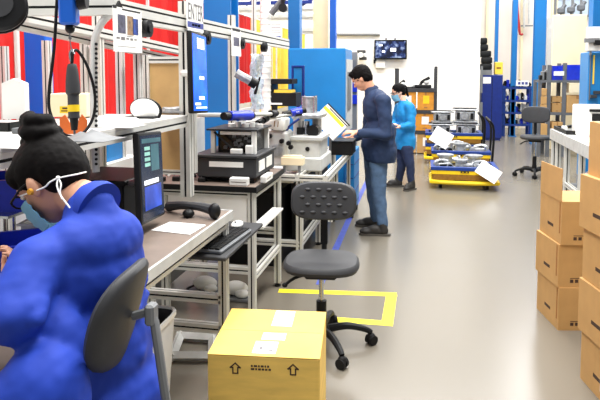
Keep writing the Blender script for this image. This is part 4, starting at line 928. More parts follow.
# ================================================================== FAR WALL
Y = 13.9; t = thing('television', 'black flat television showing a blue-white picture on the far white wall', 'television', P(390.5, 60, Y=Y))
bm = B(); bxp(bm, 374, 39.5, 407, 59.5, Y - .06, .06, 0, .01); obj('housing', bm, 'black_gloss', t)
bm = B(); bxp(bm, 375.5, 41, 405.5, 57.8, Y - .064, .004, 0, 0); obj('screen', bm, 'tv', t)
bm = B()
for r in ((390.5, 48, 396, 51.5), (379, 44.5, 382.5, 46), (382, 50.5, 385, 52.5)): bxp(bm, *r, Y - .067, .003, 0, 0)
obj('screen_glow', bm, 'screen_white', t)
for u in (386, 395): bm = B(); bxp(bm, u - .6, 37.5, u + .6, 40, Y - .03, .05, 0, 0); obj('hanger', bm, 'black', t)
bm = B(); bxp(bm, 375.5, 61, 385, 68, Y, .1, 0, .01); bxp(bm, 373.5, 59.5, 376, 63.5, Y + .02, .06, 1, 0); one('wall_box', bm, ['white', 'black'], 'small white box on the wall under the television', 'box')
bm = B(); a, b = P(335, 34.5, Y=13.95), P(380, 34.5, Y=13.95); cyl(bm, a, b, .03); one('wall_pipe', bm, 'mid_grey', 'thin grey pipe along the white wall left of the television', 'pipe')
# shelving with cartons behind the woman
Y = 11.9; t = thing('shelving_unit', 'dark grey shelving unit with cartons behind the standing woman', 'shelving', (P(416, 150, Y=Y).x, Y, 0)); a, b = P(396.5, 70, Y=Y), P(436, 68, Y=Y)
for x in (a.x, b.x):
    for dy, top in ((0, a.z if x == a.x else b.z), (.5, a.z)): bm = B(); box(bm, (x - .03, Y + dy - .03, 0), (x + .03, Y + dy + .03, top + .03)); obj('upright', bm, 'dark_grey', t)
zs_ = []
for v in (89.5, 111, 131.5):
    z = P(416, v, Y=Y).z; zs_.append(z); bm = B(); box(bm, (a.x - .02, Y - .035, z - .05), (b.x + .02, Y + .53, z + .02)); obj('shelf', bm, 'dark_grey', t)
zs_.append(.0)
def crate(u0, v0, u1, Y, zb, label, m='carton_orange', lab=None, d=.4, grp=None, tape_=True, name='carton'):
    a = P(u0, v0, Y=Y); b = P(u1, v0, Y=Y); t = thing(name, label, 'box', ((a.x + b.x) / 2, Y, zb), group=None); bm = B(); box(bm, (a.x, Y, zb), (b.x, Y + d, a.z), bev=.005); obj('body', bm, m, t)
    w_ = b.x - a.x; h = a.z - zb
    if lab: bm = B(); box(bm, (a.x + w_ * .35, Y - .002, zb + h * .35), (a.x + w_ * .72, Y, zb + h * .78)); obj('label', bm, lab, t)
    if tape_: bm = B(); box(bm, (a.x + w_ * .44, Y - .001, zb + h * .8), (a.x + w_ * .56, Y + .0, a.z - .001)); box(bm, (a.x + w_ * .4, Y - .001, zb + h * .1), (a.x + w_ * .62, Y, zb + h * .18)); obj('tape_and_slot', bm, 'cardboard_edge', t)
    return t
Yc = 11.88
crate(400, 91.5, 416, Yc, zs_[1] + .02, 'orange-brown carton left on the upper shelf behind the woman', lab='paper'); crate(417.5, 91.5, 434, Yc, zs_[1] + .02, 'orange-brown carton right on the upper shelf, yellow sticker', lab='yellow')
crate(399, 112.5, 414, Yc, zs_[2] + .02, 'orange-brown carton left on the middle shelf, beside the woman\'s arm'); crate(415, 112.5, 434.5, Yc, zs_[2] + .02, 'orange-brown carton right on the middle shelf with a white label', lab='paper')
crate(401, 134, 416, Yc, .02, 'pale carton on the floor level of the grey shelving, left', 'cardboard', 'paper'); crate(417, 133, 434, Yc, .02, 'pale carton on the floor level of the grey shelving, right', 'cardboard', 'paper')
z = zs_[0] + .02; random.seed(6)
for k, (u, wd, hh, lb) in enumerate(((401, .09, .10, 'left end'), (414, .14, .06, 'middle'), (423, .16, .14, 'right half'))):
    c = P(u, 88, Y=12.1); bm = B(); box(bm, (c.x - wd, 12.0, z), (c.x + wd, 12.25, z + hh * .5), bev=.01); tube(bm, [(c.x - wd * .5, 12.1, z + hh * .4), (c.x, 12.1, z + hh), (c.x + wd * .8, 12.1, z + hh * 1.5)], .03, m=k % 2); ell(bm, (c.x + wd * .4, 12.08, z + hh * .8), (.05, .05, .04), m=1)
    one('machine_part', bm, ['black', 'light_grey'], 'black and grey machine part on top of the dark shelving, %s' % lb, 'machine part')
# ================================================================== DOLLIES WITH CASTINGS
def dolly(name, label, cx, y, w_, d, levels, handle=False, zt=.24):
    t = thing(name, label, 'trolley', (cx, y, 0))
    bm = B(); box(bm, (cx - w_ / 2 + .06, y + .05, .08), (cx + w_ / 2 - .06, y + d - .05, .135)); obj('deck', bm, 'dark_grey', t)
    for dx in (-w_ / 2 + .13, w_ / 2 - .13):
        for dy in (.08, d - .08):
            bm = B(); cyl(bm, (cx + dx - .018, y + dy, .05), (cx + dx + .018, y + dy, .05), .05, seg=18, m=0); cyl(bm, (cx + dx - .021, y + dy, .05), (cx + dx + .021, y + dy, .05), .028, seg=14, m=1); box(bm, (cx + dx - .03, y + dy - .02, .095), (cx + dx + .03, y + dy + .03, .112), 1); obj('caster', bm, ['rubber', 'chrome'], t)
    bm = B(); n = 16; pts = []
    for k in range(n + 1):
        x = -w_ / 2 + w_ * k / n; pts.append((cx + x, y - .02 - .05 * (1 - (2 * x / w_) ** 2), .10))
    tube(bm, [(cx - w_ / 2, y + d, .10), (cx - w_ / 2, y + d / 2, .10)] + pts + [(cx + w_ / 2, y + d / 2, .10), (cx + w_ / 2, y + d, .10)], .028, 8, sub=1); obj('bumper', bm, 'yellow', t)
    for z in levels:
        bm = B(); h = .055; e = .02
        for lo, hi in (((cx - w_ / 2, y, z), (cx + w_ / 2, y + e, z + h)), ((cx - w_ / 2, y + d - e, z), (cx + w_ / 2, y + d, z + h)), ((cx - w_ / 2, y + e, z), (cx - w_ / 2 + e, y + d - e, z + h)), ((cx + w_ / 2 - e, y + e, z), (cx + w_ / 2, y + d - e, z + h)), ((cx - w_ / 2 + e, y + e, z), (cx + w_ / 2 - e, y + d - e, z + .02))): box(bm, lo, hi, bev=.004)
        tr = obj('tray', bm, 'yellow', t)
        bm = B(); box(bm, (cx - w_ / 2 + .02, y - .004, z - .075), (cx + w_ / 2 - .02, y + .01, z - .0)); obj('gold_band', bm, 'bronze', tr)
        bm = B()
        for lo, hi in (((cx - w_ / 2 - .01, y - .012, z + h), (cx + w_ / 2 + .01, y + .05, z + h + .05)), ((cx - w_ / 2 - .01, y + .05, z + h), (cx - w_ / 2 + .05, y + d, z + h + .05)), ((cx + w_ / 2 - .05, y + .05, z + h), (cx + w_ / 2 + .01, y + d, z + h + .05)), ((cx - w_ / 2 + .05, y + d - .06, z + h), (cx + w_ / 2 - .05, y + d, z + h + .05))): box(bm, lo, hi, bev=.005)
        obj('blue_rim', bm, 'blue_rim', tr)
        bm = B(); box(bm, (cx - .05, y - .012, z + .03), (cx + .06, y, z + .05)); box(bm, (cx - .03, y - .016, z + .035), (cx - .01, y - .011, z + .045), 1); box(bm, (cx + .02, y - .016, z + .035), (cx + .04, y - .011, z + .045), 1); obj('latch', bm, ['black', 'yellow'], tr)
        if z > .3:
            for dx in (-w_ / 2 + .04, w_ / 2 - .04):
                for dy in (.04, d - .04): bm = B(); box(bm, (cx + dx - .02, y + dy - .02, .13), (cx + dx + .02, y + dy + .02, z)); obj('corner_post', bm, 'dark_grey', t)
    if handle:
        x = cx + w_ / 2 + .03; bm = B(); tube(bm, [(x, y + .1, .13), (x + .02, y + .1, .7), (x - .06, y + .1, .86), (x - .06, y + d - .1, .86), (x + .02, y + d - .1, .7), (x, y + d - .1, .13)], .018); obj('push_handle', bm, 'black', t)
    return t
dolly('parts_dolly', 'nearest yellow and blue parts dolly on casters in the aisle', .54, 8.38, .88, .62, [.20], False)
dolly('parts_dolly', 'middle yellow and blue parts dolly, behind the nearest one', .56, 9.55, .88, .6, [.27], True)
dolly('parts_dolly', 'farthest yellow and blue parts dolly carrying the tallest metal housings', .50, 10.7, .95, .6, [.24, .44], True)
def casting(kind, seed, loc, rz, s, label, grp):
    t = thing('metal_housing', label, 'machine part', loc, rz, group=grp); random.seed(seed); bm = B()
    if kind == 0:
        lathe(bm, [(.02, 0), (.11, 0), (.12, .015), (.12, .03), (.08, .04), (.07, .12), (.09, .14), (.10, .15), (.10, .165), (.02, .165)], seg=22); cyl(bm, (.03, 0, .08), (.17, 0, .09), .04, .035); cyl(bm, (.17, 0, .09), (.185, 0, .09), .055); obj('body', bm, 'casting', t, world=False)
        bm = B()
        for k in range(8): a = k * math.pi / 4; cyl(bm, (.105 * math.cos(a), .105 * math.sin(a), .028), (.105 * math.cos(a), .105 * math.sin(a), .042), .009)
        obj('bolts', bm, 'dark_grey', t, world=False)
    elif kind == 1:
        box(bm, (-.14, -.09, 0), (.14, .09, .05), bev=.02, seg=2); box(bm, (-.1, -.07, .05), (.06, .07, .12), bev=.025, seg=2); cyl(bm, (.06, -.08, .07), (.06, .09, .07), .05); tube(bm, [(-.12, 0, .05), (-.13, 0, .12), (-.05, 0, .15), (.05, .02, .13)], .022); obj('body', bm, 'casting', t, world=False)
        bm = B(); cyl(bm, (.06, -.10, .07), (.06, -.08, .07), .035); box(bm, (-.08, -.078, .06), (.02, -.066, .105)); box(bm, (-.13, -.096, .012), (-.02, -.088, .04)); cyl(bm, (-.05, 0, .118), (-.05, 0, .135), .04); obj('port', bm, 'black', t, world=False)
    else:
        box(bm, (-.2, -.14, 0), (.2, .14, .03), bev=.008); box(bm, (-.16, -.11, .03), (.16, .11, .20), bev=.03, seg=2); box(bm, (-.21, -.15, .20), (.21, .15, .225), bev=.008); cyl(bm, (0, -.15, .11), (0, -.09, .11), .06, .075); obj('body', bm, 'casting', t, world=False)
        bm = B(); box(bm, (-.2, -.13, .225), (.18, .12, .24)); box(bm, (-.13, -.118, .05), (-.08, -.108, .17)); box(bm, (.09, -.118, .06), (.14, -.108, .16)); obj('gasket', bm, 'black', t, world=False)
    t.scale = (s, s, s); return t
g1 = 'metal housings on the nearest dolly'
for k, (x, y, kd, r, s) in enumerate(((.28, 8.55, 1, .2, 1.0), (.50, 8.57, 0, -.4, 1.0), (.74, 8.55, 1, 2.6, 1.0), (.30, 8.84, 0, .5, 1.2), (.70, 8.82, 0, 2.0, 1.2))): casting(kd, k, (x, y, .221), r, s, 'white and grey metal housing in the tray of the nearest dolly, %s' % ['front left', 'front centre', 'front right', 'back left', 'back right'][k], None)
for k, (x, y, kd, r, s) in enumerate(((.30, 9.72, 1, .4, 1.1), (.56, 9.74, 0, .9, 1.15), (.82, 9.72, 1, 3.0, 1.1), (.56, 10.0, 1, .1, 1.2))): casting(kd, k, (x, y, .291), r, s, 'white metal housing in the tray of the middle dolly, %s' % ['left', 'centre front', 'right', 'centre back'][k], None)
for k, (x, y, kd, r, s, z) in enumerate(((.28, 10.95, 2, .05, 1.0, .461), (.72, 10.95, 2, -.04, 1.05, .461), (.30, 10.94, 2, .1, .9, .703), (.70, 10.94, 2, -.1, 1.05, .715))): casting(kd, k, (x, y, z), r, s, 'grey block housing on the farthest dolly, %s' % ['lower left', 'lower right', 'stacked upper left', 'stacked upper right'][k], None)
for k in range(6): casting(k % 2 if k % 2 else 0, k, (.16 + k * .138, 10.795, .461), k * .7, .52, 'small pale flange part in the front row on the farthest dolly', 'small flange parts in the front row')
def leaning(u, v, Y, w_, h, rot, label, tiltn):
    c = P(u, v, Y=Y); t = None; Fm = frame(c, tiltn) @ Matrix.Rotation(rot, 4, 'Z'); bm = B(); box(bm, (-w_ / 2, -h / 2, -.004), (w_ / 2, h / 2, 0), M4=Fm); return one('paper_sheet', bm, 'paper', label, 'paper')
leaning(441.5, 137.5, 9.52, .30, .26, math.radians(-32), 'white sheet hung tilted on the left of the farthest dollies', V((.1, -.9, .3)))
leaning(488.5, 172, 8.30, .30, .20, math.radians(-34), 'white sheet hung tilted at the right front of the nearest dolly', V((0, -.9, .5)))
# ================================================================== BACK RIGHT
Y = 14.6; t = thing('tool_cabinet', 'dark blue tool cabinet at the end of the white wall', 'cabinet', (P(494, 130, Y=Y).x, Y, 0)); a, b = P(482, 75, Y=Y), P(503, 75, Y=Y)
bm = B(); box(bm, (a.x, Y, .05), (b.x, Y + .5, a.z), bev=.01); box(bm, (a.x + .03, Y + .03, 0), (b.x - .03, Y + .45, .05)); obj('body', bm, 'blue_dark', t)
bm = B(); box(bm, ((a.x + b.x) / 2 - .006, Y - .003, .1), ((a.x + b.x) / 2 + .006, Y, a.z - .05)); obj('door_gap', bm, 'black', t)
bm = B(); bxp(bm, 483, 77, 491, 83.5, Y - .004, .004, 0, 0); obj('label', bm, 'paper', t)
bm = B(); box(bm, (a.x, Y, a.z + .001), (P(492, 70, Y=Y).x, Y + .4, P(486, 70, Y=Y).z)); one('storage_box', bm, 'mid_grey', 'grey case on the dark blue tool cabinet under the black bags', 'box')
bm = B(); z0 = P(486, 70, Y=Y).z + .001; 
for k, (u, r) in enumerate(((486, .13), (487, .13), (485, .13), (484, .10), (483, .08))):
    c = P(u, 60, Y=Y + .2); box(bm, (c.x - r, Y + .08, z0 + k * .15), (c.x + r - .02 * (k % 2), Y + .33, z0 + k * .15 + .149), bev=.03, seg=2)
one('bag_pile', bm, 'black', 'tall pile of black bags on the dark blue tool cabinet', 'bags')
bm = B(); bxp(bm, 495, 62, 503, 74.5, Y + .05, .3, 0, .01); bxp(bm, 496.5, 67, 501, 69, Y + .046, .005, 1, 0); one('storage_box', bm, ['yellow_curtain', 'bronze'], 'yellow box on the dark blue tool cabinet', 'box')
bm = B(); bxp(bm, 480.2, 66, 483, 93, 14.4, .05, 0, 0); x = P(481.5, 90, Y=14.42).x; box(bm, (x - .03, 14.4, 0), (x + .03, 14.45, .9)); one('corner_guard', bm, 'mid_grey', 'grey guard post at the corner of the white wall', 'post')
# blue rack with parts
Y = 15.6; t = thing('parts_rack', 'blue steel rack crowded with black and white parts', 'rack', (P(520, 132, Y=Y).x, Y, 0)); rk = t
us = (504, 513, 531)
ztop = P(516, 86, Y=Y).z
for u in us:
    for dy in (0, .45): x = P(u, 100, Y=Y).x; bm = B(); box(bm, (x - .04, Y + dy, 0), (x + .04, Y + dy + .04, ztop)); obj('upright', bm, 'blue_rim', t)
rz_ = []
a, b = P(503, 90, Y=Y), P(533, 90, Y=Y)
for v in (87, 100, 112, 124):
    z = P(516, v, Y=Y).z; rz_.append(z); bm = B(); box(bm, (a.x, Y - .02, z - .05), (b.x, Y + .5, z)); obj('shelf', bm, 'blue_rim', t)
bm = B(); bxp(bm, 516, 80.5, 529, 86, Y - .03, .02, 0, 0); sg = obj('sign_plate', bm, 'paper', t)
bm = B()
for k in range(3): bxp(bm, 518 + k * 3.6, 82, 520.5 + k * 3.6, 84.5, Y - .032, .002, 0, 0)
obj('sign_print', bm, 'ink_blue', t)
random.seed(21)
pos = ['top', 'second', 'third', 'lowest']
for r, z in enumerate(rz_):
    for k in range(9):
        x = a.x + .06 + k * (b.x - a.x - .1) / 8.6; m = random.choice(['black', 'black', 'white', 'blue_bin', 'light_grey']); bm = B(); h = random.uniform(.08, .2)
        yy = Y + random.uniform(.03, .2); tilt = random.uniform(-.3, .3)
        if random.random() < .5: box(bm, (x - .035, yy, z), (x + .035, yy + .16, z + h), bev=.012)
        else: tube(bm, [(x - .03, yy, z + .03), (x + .0, yy + .03, z + h), (x + .04, yy + .08, z + h * .5)], .03); cyl(bm, (x, yy, z), (x, yy, z + .05), .03)
        one('spare_part', bm, m, 'small %s part on the %s level of the blue rack' % ({'black': 'black', 'white': 'white', 'blue_bin': 'blue', 'light_grey': 'pale grey'}[m], pos[r]), 'machine part', 'small parts on the blue rack')
# red pipe
bm = B(); tube(bm, [P(517, -5, Y=17.6), P(517.5, 10, Y=17.6), P(519, 26, Y=17.6), P(520, 34, Y=17.6), P(523, 34, Y=17.6)], .035, sub=2); one('wall_pipe', bm, 'red_pipe', 'dark red pipe running down the far wall', 'pipe')
for u in (524, 529):
    bm = B(); p, q = P(u, -5, Y=17.7), P(u, 28 if u == 524 else 24, Y=17.7); cyl(bm, p, q, .03); one('wall_pipe', bm, 'light_grey', 'pale pipe right of the dark red pipe, %s' % ('longer' if u == 524 else 'shorter'), 'pipe')
bm = B(); bxp(bm, 521, 25, 533, 26.5, 17.7, .05, 0, 0); one('cable_tray', bm, 'mid_grey', 'short grey bracket crossing the pale pipes', 'bracket')
# cream panel
bm = B(); Y = 13.2; a, b = P(553.5, 15, Y=Y), P(587.5, 15, Y=Y); box(bm, (a.x, Y, 0), (b.x, Y + .1, a.z), bev=.01); one('partition_panel', bm, 'beige', 'large cream panel behind the grey shelving on the right', 'panel')
bm = B(); c0, c1 = P(547, 40, Y=15), P(553, 40, Y=15); box(bm, (c0.x, 15, 0), (c1.x, 15.1, P(550, 18, Y=15).z)); one('partition_panel', bm, 'shelf_top', 'narrow pale panel between the broad blue column and the cream panel', 'panel')
# machinery silhouettes under windows
for k, (u, v) in enumerate(((561, 8), (571, 7), (581, 5))):
    c = P(u, v + 2, Y=17.0); bm = B(); box(bm, c - V((.09, .08, .1)), c + V((.09, .08, .06)), bev=.03); cyl(bm, c, c + V((.1, 0, .14)), .05); cyl(bm, V((c.x, 17.0, 0)), c, .025); one('overhead_fan', bm, 'steel_grey', '%s of the three grey overhead units in front of the high windows' % ['leftmost', 'middle', 'rightmost'][k], 'ventilation unit')
# grey shelving with blue bins
Y = 12.0; a, b = P(549.5, 65, Y=Y), P(565, 63, Y=Y); c = P(590, 100, Y=Y); t = thing('shelving_unit', 'grey shelving unit with blue bins on top, right background', 'shelving', ((a.x + c.x) / 2, Y, 0))
for x, zt_ in ((a.x, a.z), (b.x, b.z), (c.x, a.z)):
    for dy in (0, .5): bm = B(); box(bm, (x - .035, Y + dy - .02, 0), (x + .035, Y + dy + .02, zt_)); obj('upright', bm, 'steel_grey', t)
gz = []
for v in (80, 112.5, 138):
    z = P(565, v, Y=Y).z; gz.append(z); bm = B(); box(bm, (P(540, v, Y=Y).x, Y - .03, z - .05), (c.x, Y + .52, z)); obj('shelf', bm, 'steel_grey', t)
x0 = P(540, 80, Y=Y).x
for dy in (0, .5): bm = B(); box(bm, (x0 - .03, Y + dy - .02, 0), (x0 + .03, Y + dy + .02, gz[0])); obj('upright', bm, 'steel_grey', t)
def bbin(u0, v0, u1, Y, zb, label):
    a, b = P(u0, v0, Y=Y), P(u1, v0, Y=Y); w_ = b.x - a.x; t = bin_((a.x + w_ / 2, Y + .2, zb), -math.pi / 2, .4, w_, a.z - zb, label); return t
bbin(552.5, 66, 563, 11.98, gz[0], 'left blue bin on top of the grey shelving'); bbin(566.5, 65, 588, 11.98, gz[0], 'right, wider blue bin on top of the grey shelving')
bm = B(); q = P(556, 74, Y=11.96); box(bm, (q.x - .04, 11.95, q.z - .03), (q.x + .14, 11.965, q.z + .05)); one('paper_label', bm, 'paper', 'white label hanging on the left blue bin', 'label')
crate(569.5, 83.5, 582, 11.95, gz[1] + .37, 'white carton on top of the wide brown carton', 'beige', d=.3, tape_=False); crate(567, 95.5, 588.5, 11.97, gz[1], 'wide brown carton on the middle level of the grey shelving', 'cardboard', d=.42)
for k in range(3): crate(540.5 + k * .7, 104.5 - k * 8, 547, 11.95, gz[1] + k * .155, ['lowest', 'middle', 'top'][k] + ' of the three small cartons at the left end of the grey shelving', 'cardboard', d=.3, tape_=False)
for k in range(2): crate(552, 103 - k * 6.5, 562, 12.05, gz[1] + (0 if k == 0 else .19), ['lower', 'upper'][k] + ' small carton between the grey shelving posts', 'cardboard', d=.3)
crate(541, 124, 547.5, 11.97, gz[2], 'small carton low on the grey shelving behind the swivel chair', 'cardboard', d=.3, tape_=False); crate(552, 122, 563, 11.97, gz[2], 'carton low on the grey shelving between its posts', 'cardboard', d=.3)
bm = B(); random.seed(14)
for k in range(8):
    q = V((x0 + .03 + .035 * k, 12.1, gz[0])); box(bm, q + V((-.03, -.06, 0)), q + V((.03, .08, random.uniform(.08, .2))), k % 2, bev=.01)
one('part_pile', bm, ['black', 'mid_grey'], 'pile of black parts at the left end on top of the grey shelving', 'machine part')
# blue machine at right edge with white box and valve
Y = 9.5; a, b = P(589, 52, Y=Y), P(615, 52, Y=Y); t = thing('control_cabinet', 'blue control cabinet at the right edge behind the bench', 'cabinet', ((a.x + b.x) / 2, Y, 0)); bm = B(); box(bm, (a.x, Y, 0), (b.x, Y + .5, a.z), bev=.01); obj('housing', bm, 'blue_machine', t)
bm = B(); bxp(bm, 592.5, 55, 595, 84, Y - .02, .02, 0, 0); obj('yellow_strip', bm, 'yellow_curtain', t); bm = B(); bxp(bm, 589, 49, 591.5, 100, Y - .03, .03, 0, 0); obj('grey_channel', bm, 'steel_grey', t)
bm = B(); bxp(bm, 591, 95, 597, 98, Y - .1, .1, 0); bxp(bm, 594, 91, 602, 94, Y - .06, .06, 0); obj('hose_fitting', bm, 'dark_grey', t)
Y = 9.3; bm = B(); bxp(bm, 588, 26.5, 612, 51, Y, .15, 0, .01); bxp(bm, 585, 38, 600, 42.5, Y - .08, .07, 1); bxp(bm, 595, 40, 603, 45, Y - .1, .08, 2); bxp(bm, 590, 44, 592, 55, Y + .04, .05, 1); one('wall_box', bm, ['white', 'mid_grey', 'black'], 'white box with a grey valve above the blue control cabinet, right edge', 'box')
# ================================================================== RIGHT-HAND BENCH
zr = .84; t = thing('workbench', 'light grey framed workbench on the right with white top and black-rimmed tray', 'workbench', (2.05, 7.4, 0)); rx0, rx1, ry0, ry1 = 1.66, 2.6, 6.2, 8.5
bm = B(); box(bm, (rx0, ry0, zr - .03), (rx1, ry1, zr), bev=.004); obj('worktop', bm, 'white', t)
bm = B(); box(bm, (rx0 - .015, ry0, zr - .13), (rx0, ry1, zr + .004)); box(bm, (rx0 - .015, ry1, zr - .13), (rx1, ry1 + .015, zr + .004)); obj('edge_rail', bm, 'light_grey', t)
for y in (6.25, 7.0, 7.7, 8.2, 8.45):
    for x in ((rx0 + .03, rx1 - .03) if y in (6.25, 8.45) else (rx0 + .03,)): bm = B(); prof(bm, (x, y, 0), (x, y, zr - .03), .06); obj('leg', bm, AL, t)
for z in (.25,):
    bm = B(); prof(bm, (rx0 + .03, ry0 + .08, z), (rx0 + .03, ry1 - .08, z), .05); obj('stretcher', bm, AL, t)
bm = B(); box(bm, (rx0 + .1, ry0 + .1, .12), (rx1 - .1, ry1 - .1, .14)); obj('lower_shelf', bm, 'mid_grey', t)
bm = B(); e = .02; ax0, ay0, ax1, ay1 = rx0 + .02, 7.75, 2.5, 8.45
box(bm, (ax0, ay0, zr), (ax1, ay1, zr + .01), 0); 
for lo, hi in (((ax0, ay0, zr + .01), (ax1, ay0 + e, zr + .05)), ((ax0, ay1 - e, zr + .01), (ax1, ay1, zr + .05)), ((ax0, ay0 + e, zr + .01), (ax0 + e, ay1 - e, zr + .05)), ((ax1 - e, ay0 + e, zr + .01), (ax1, ay1 - e, zr + .05))): box(bm, lo, hi, 0)
one('black_tray', bm, 'black', 'shallow black tray on the far end of the right-hand bench', 'tray')
t = thing('printer', 'white desktop printer with a black paper slot on the right-hand bench', 'printer', (2.42, 7.5, zr)); Y = 7.55; bm = B(); a, b = P(580, 118, Y=Y), P(608, 106, Y=Y); box(bm, (a.x, Y, zr), (b.x, Y + .4, b.z), bev=.015); obj('body', bm, 'white', t)
bm = B(); bxp(bm, 590, 109.5, 606, 112, Y - .03, .03, 0, 0); bxp(bm, 592, 114, 606, 121, Y - .01, .012, 0, 0); obj('paper_slot', bm, 'black', t)
bm = B(); c = P(576, 128, Z=zr + .03); box(bm, (c.x - .17, c.y - .12, zr), (c.x + .2, c.y + .1, zr + .05), bev=.01); tube(bm, [(c.x - .13, c.y - .125, zr + .055), (c.x + .02, c.y - .1, zr + .075), (c.x + .18, c.y - .08, zr + .09)], .02, m=1); one('desk_phone', bm, ['white', 'black'], 'white desk device with a black handset bar on the right-hand bench', 'device')
for k, (y, x, m, lb) in enumerate(((7.5, 1.95, 'white', 'white bag'), (6.9, 1.95, 'teal', 'teal and white bag'), (6.6, 2.05, 'blue_bin', 'dark blue bundle'))):
    bm = B(); ell(bm, (x, y, .14 + .16), (.14, .16, .16)); ell(bm, (x + .06, y - .08, .14 + .26), (.08, .09, .08), m=1); ell(bm, (x - .08, y + .05, .14 + .1), (.08, .09, .10), m=1); one('storage_bag', bm, [m, 'white'], lb + ' on the lower shelf of the right-hand bench', 'bag')
# ================================================================== PEOPLE
def basis(f, u):
    f = V(f).normalized(); u = V(u); u = (u - f * u.dot(f)).normalized(); l = u.cross(f); return f, l, u
def rot3(f, l, u): return Matrix((f, l, u)).transposed()
def hand(caps, W, d, n, side, s=1.0, curl=(.5, .6, .4), thumb=True):
    """palm, four unequal fingers and a thumb leaving the side of the palm"""
    d = V(d).normalized(); n = V(n); n = (n - d * n.dot(d)).normalized(); t = d.cross(n) * side
    caps.append((W - d * .01 * s, .022 * s, W + d * .02 * s, .024 * s))
    for k, (off, L) in enumerate(((.028, .068), (.0095, .078), (-.0095, .072), (-.027, .058))):
        b = W + t * off * .55 * s + d * .015 * s; kn = W + d * (.085 - abs(off - .005) * .25) * s + t * off * s
        caps.append((b, .0135 * s, kn, .0105 * s)); a = 0; p = kn; r = .0095 * s
        for j, (fr, c) in enumerate(zip((.48, .30, .22), curl)):
            a += c; q = p + (d * math.cos(a) + n * math.sin(a)) * L * fr * s + t * off * .10 * s; caps.append((p, r, q, r * .9)); p = q; r *= .9
    if thumb:
        b = W + d * .022 * s + t * .02 * s; m = b + (d * .55 + t * .75 + n * .3).normalized() * .042 * s; e = m + (d * .9 + t * .2 + n * .45).normalized() * .034 * s; e2 = e + (d * .95 + n * .4 - t * .1).normalized() * .024 * s
        caps += [(b, .0135 * s, m, .0115 * s), (m, .0115 * s, e, .010 * s), (e, .010 * s, e2, .0085 * s)]
def head_parts(caps, ells, c, f, l, u, s=1.0, neck=None, nr=.054):
    R = rot3(f, l, u)
    ells += [(c + u * .03 * s, (.098 * s, .077 * s, .088 * s), R, 24), (c + f * .018 * s - u * .025 * s, (.075 * s, .064 * s, .085 * s), R, 24), (c + f * .045 * s - u * .085 * s, (.040 * s, .042 * s, .032 * s), R, 16)]
    for sd in (1, -1): ells.append((c + l * sd * .071 * s - f * .004 * s - u * .008 * s, (.018 * s, .009 * s, .031 * s), R, 12)); ells.append((c + f * .066 * s + l * sd * .03 * s - u * .028 * s, (.022 * s, .024 * s, .02 * s), R, 12))
    caps.append((c + f * .088 * s + u * .0 * s, .009 * s, c + f * .108 * s - u * .032 * s, .013 * s))
    for sd in (1, -1): ells.append((c + f * .096 * s + l * sd * .011 * s - u * .036 * s, (.01 * s, .009 * s, .008 * s), R, 10)); ells.append((c + f * .083 * s + l * sd * .03 * s + u * .018 * s, (.014 * s, .024 * s, .008 * s), R, 10))
    ells.append((c + f * .088 * s - u * .062 * s, (.013 * s, .024 * s, .007 * s), R, 10)); ells.append((c + f * .086 * s - u * .073 * s, (.012 * s, .02 * s, .007 * s), R, 10))
    if neck is not None: caps.append((c - u * .06 * s - f * .022 * s, nr * s, neck, nr * 1.12 * s))
def face_bits(t, c, f, l, u, s, skin_m, brow='hair'):
    R = rot3(f, l, u)
    for sd in (1, -1):
        bm = B(); p = c + f * .083 * s + l * sd * .031 * s + u * .002 * s; ell(bm, p, (.011 * s, .0135 * s, .008 * s), R, 12); ell(bm, p + f * .006 * s, (.0065 * s, .006 * s, .006 * s), R, 10, 1); obj('eye', bm, ['white', 'hair'], t)
        bm = B(); tube(bm, [p + u * .017 * s - l * sd * .017 * s + f * .006 * s, p + u * .021 * s + f * .008 * s, p + u * .015 * s + l * sd * .02 * s - f * .006 * s], .0035 * s, 6); obj('eyebrow', bm, brow, t)
def face_mask(t, c, f, l, u, s, straps=True):
    bm = B(); n, q = 12, 9; g = []
    for lay in (0, 1):
        for i in range(q + 1):
            for j in range(n + 1):
                a = (j / n - .5) * 2.5; z = -.02 - .098 * i / q; bul = 1.0 + .12 * math.sin(math.pi * i / q); k = .072 + .038 * math.cos(a * .62) ** 2
                p = c + u * z * s + (f * math.cos(a) * (.104 if abs(a) < .9 else .098) * bul + l * math.sin(a) * .078 + f * (.02 - .02 * (i / q))) * s * (1.0 if lay else .97) + f * .003 * math.sin(i * 2.4) * s
                g.append(bm.verts.new(p))
    st = (q + 1) * (n + 1)
    for lay in (0, 1):
        for i in range(q):
            for j in range(n):
                k = lay * st + i * (n + 1) + j; bm.faces.new((g[k], g[k + 1], g[k + n + 2], g[k + n + 1]))
    for i in range(q):
        for j in (0, n): k = i * (n + 1) + j; bm.faces.new((g[k], g[k + n + 1], g[k + st + n + 1], g[k + st]))
    for j in range(n):
        for i in (0, q): k = i * (n + 1) + j; bm.faces.new((g[k], g[k + 1], g[k + st + 1], g[k + st]))
    obj('face_mask', bm, 'mask', t)
    if straps:
        bm = B()
        for sd in (1, -1):
            for zz in (-.025, -.10): tube(bm, [c + u * zz * s + f * .04 * s + l * sd * .076 * s, c - f * .006 * s + l * sd * .082 * s + u * (-.0 + zz * .5) * s], .002 * s, 6)
        obj('mask_strap', bm, 'white', t)
def glasses(t, c, f, l, u, s):
    bm = B()
    for sd in (1, -1):
        p = c + f * .108 * s + l * sd * .032 * s + u * .0 * s; tube(bm, [p + (l * math.cos(a) * .027 + u * math.sin(a) * .019) * s for a in (k * math.pi / 5 for k in range(11))], .003 * s, 6, sub=1)
        tube(bm, [p + l * sd * .027 * s + u * .006 * s, c + f * .03 * s + l * sd * .079 * s + u * .012 * s, c - f * .012 * s + l * sd * .08 * s + u * .005 * s], .0032 * s, 6)
    tube(bm, [c + f * .108 * s + l * .006 * s, c + f * .112 * s, c + f * .108 * s - l * .006 * s], .003 * s, 6); obj('glasses', bm, 'black', t)
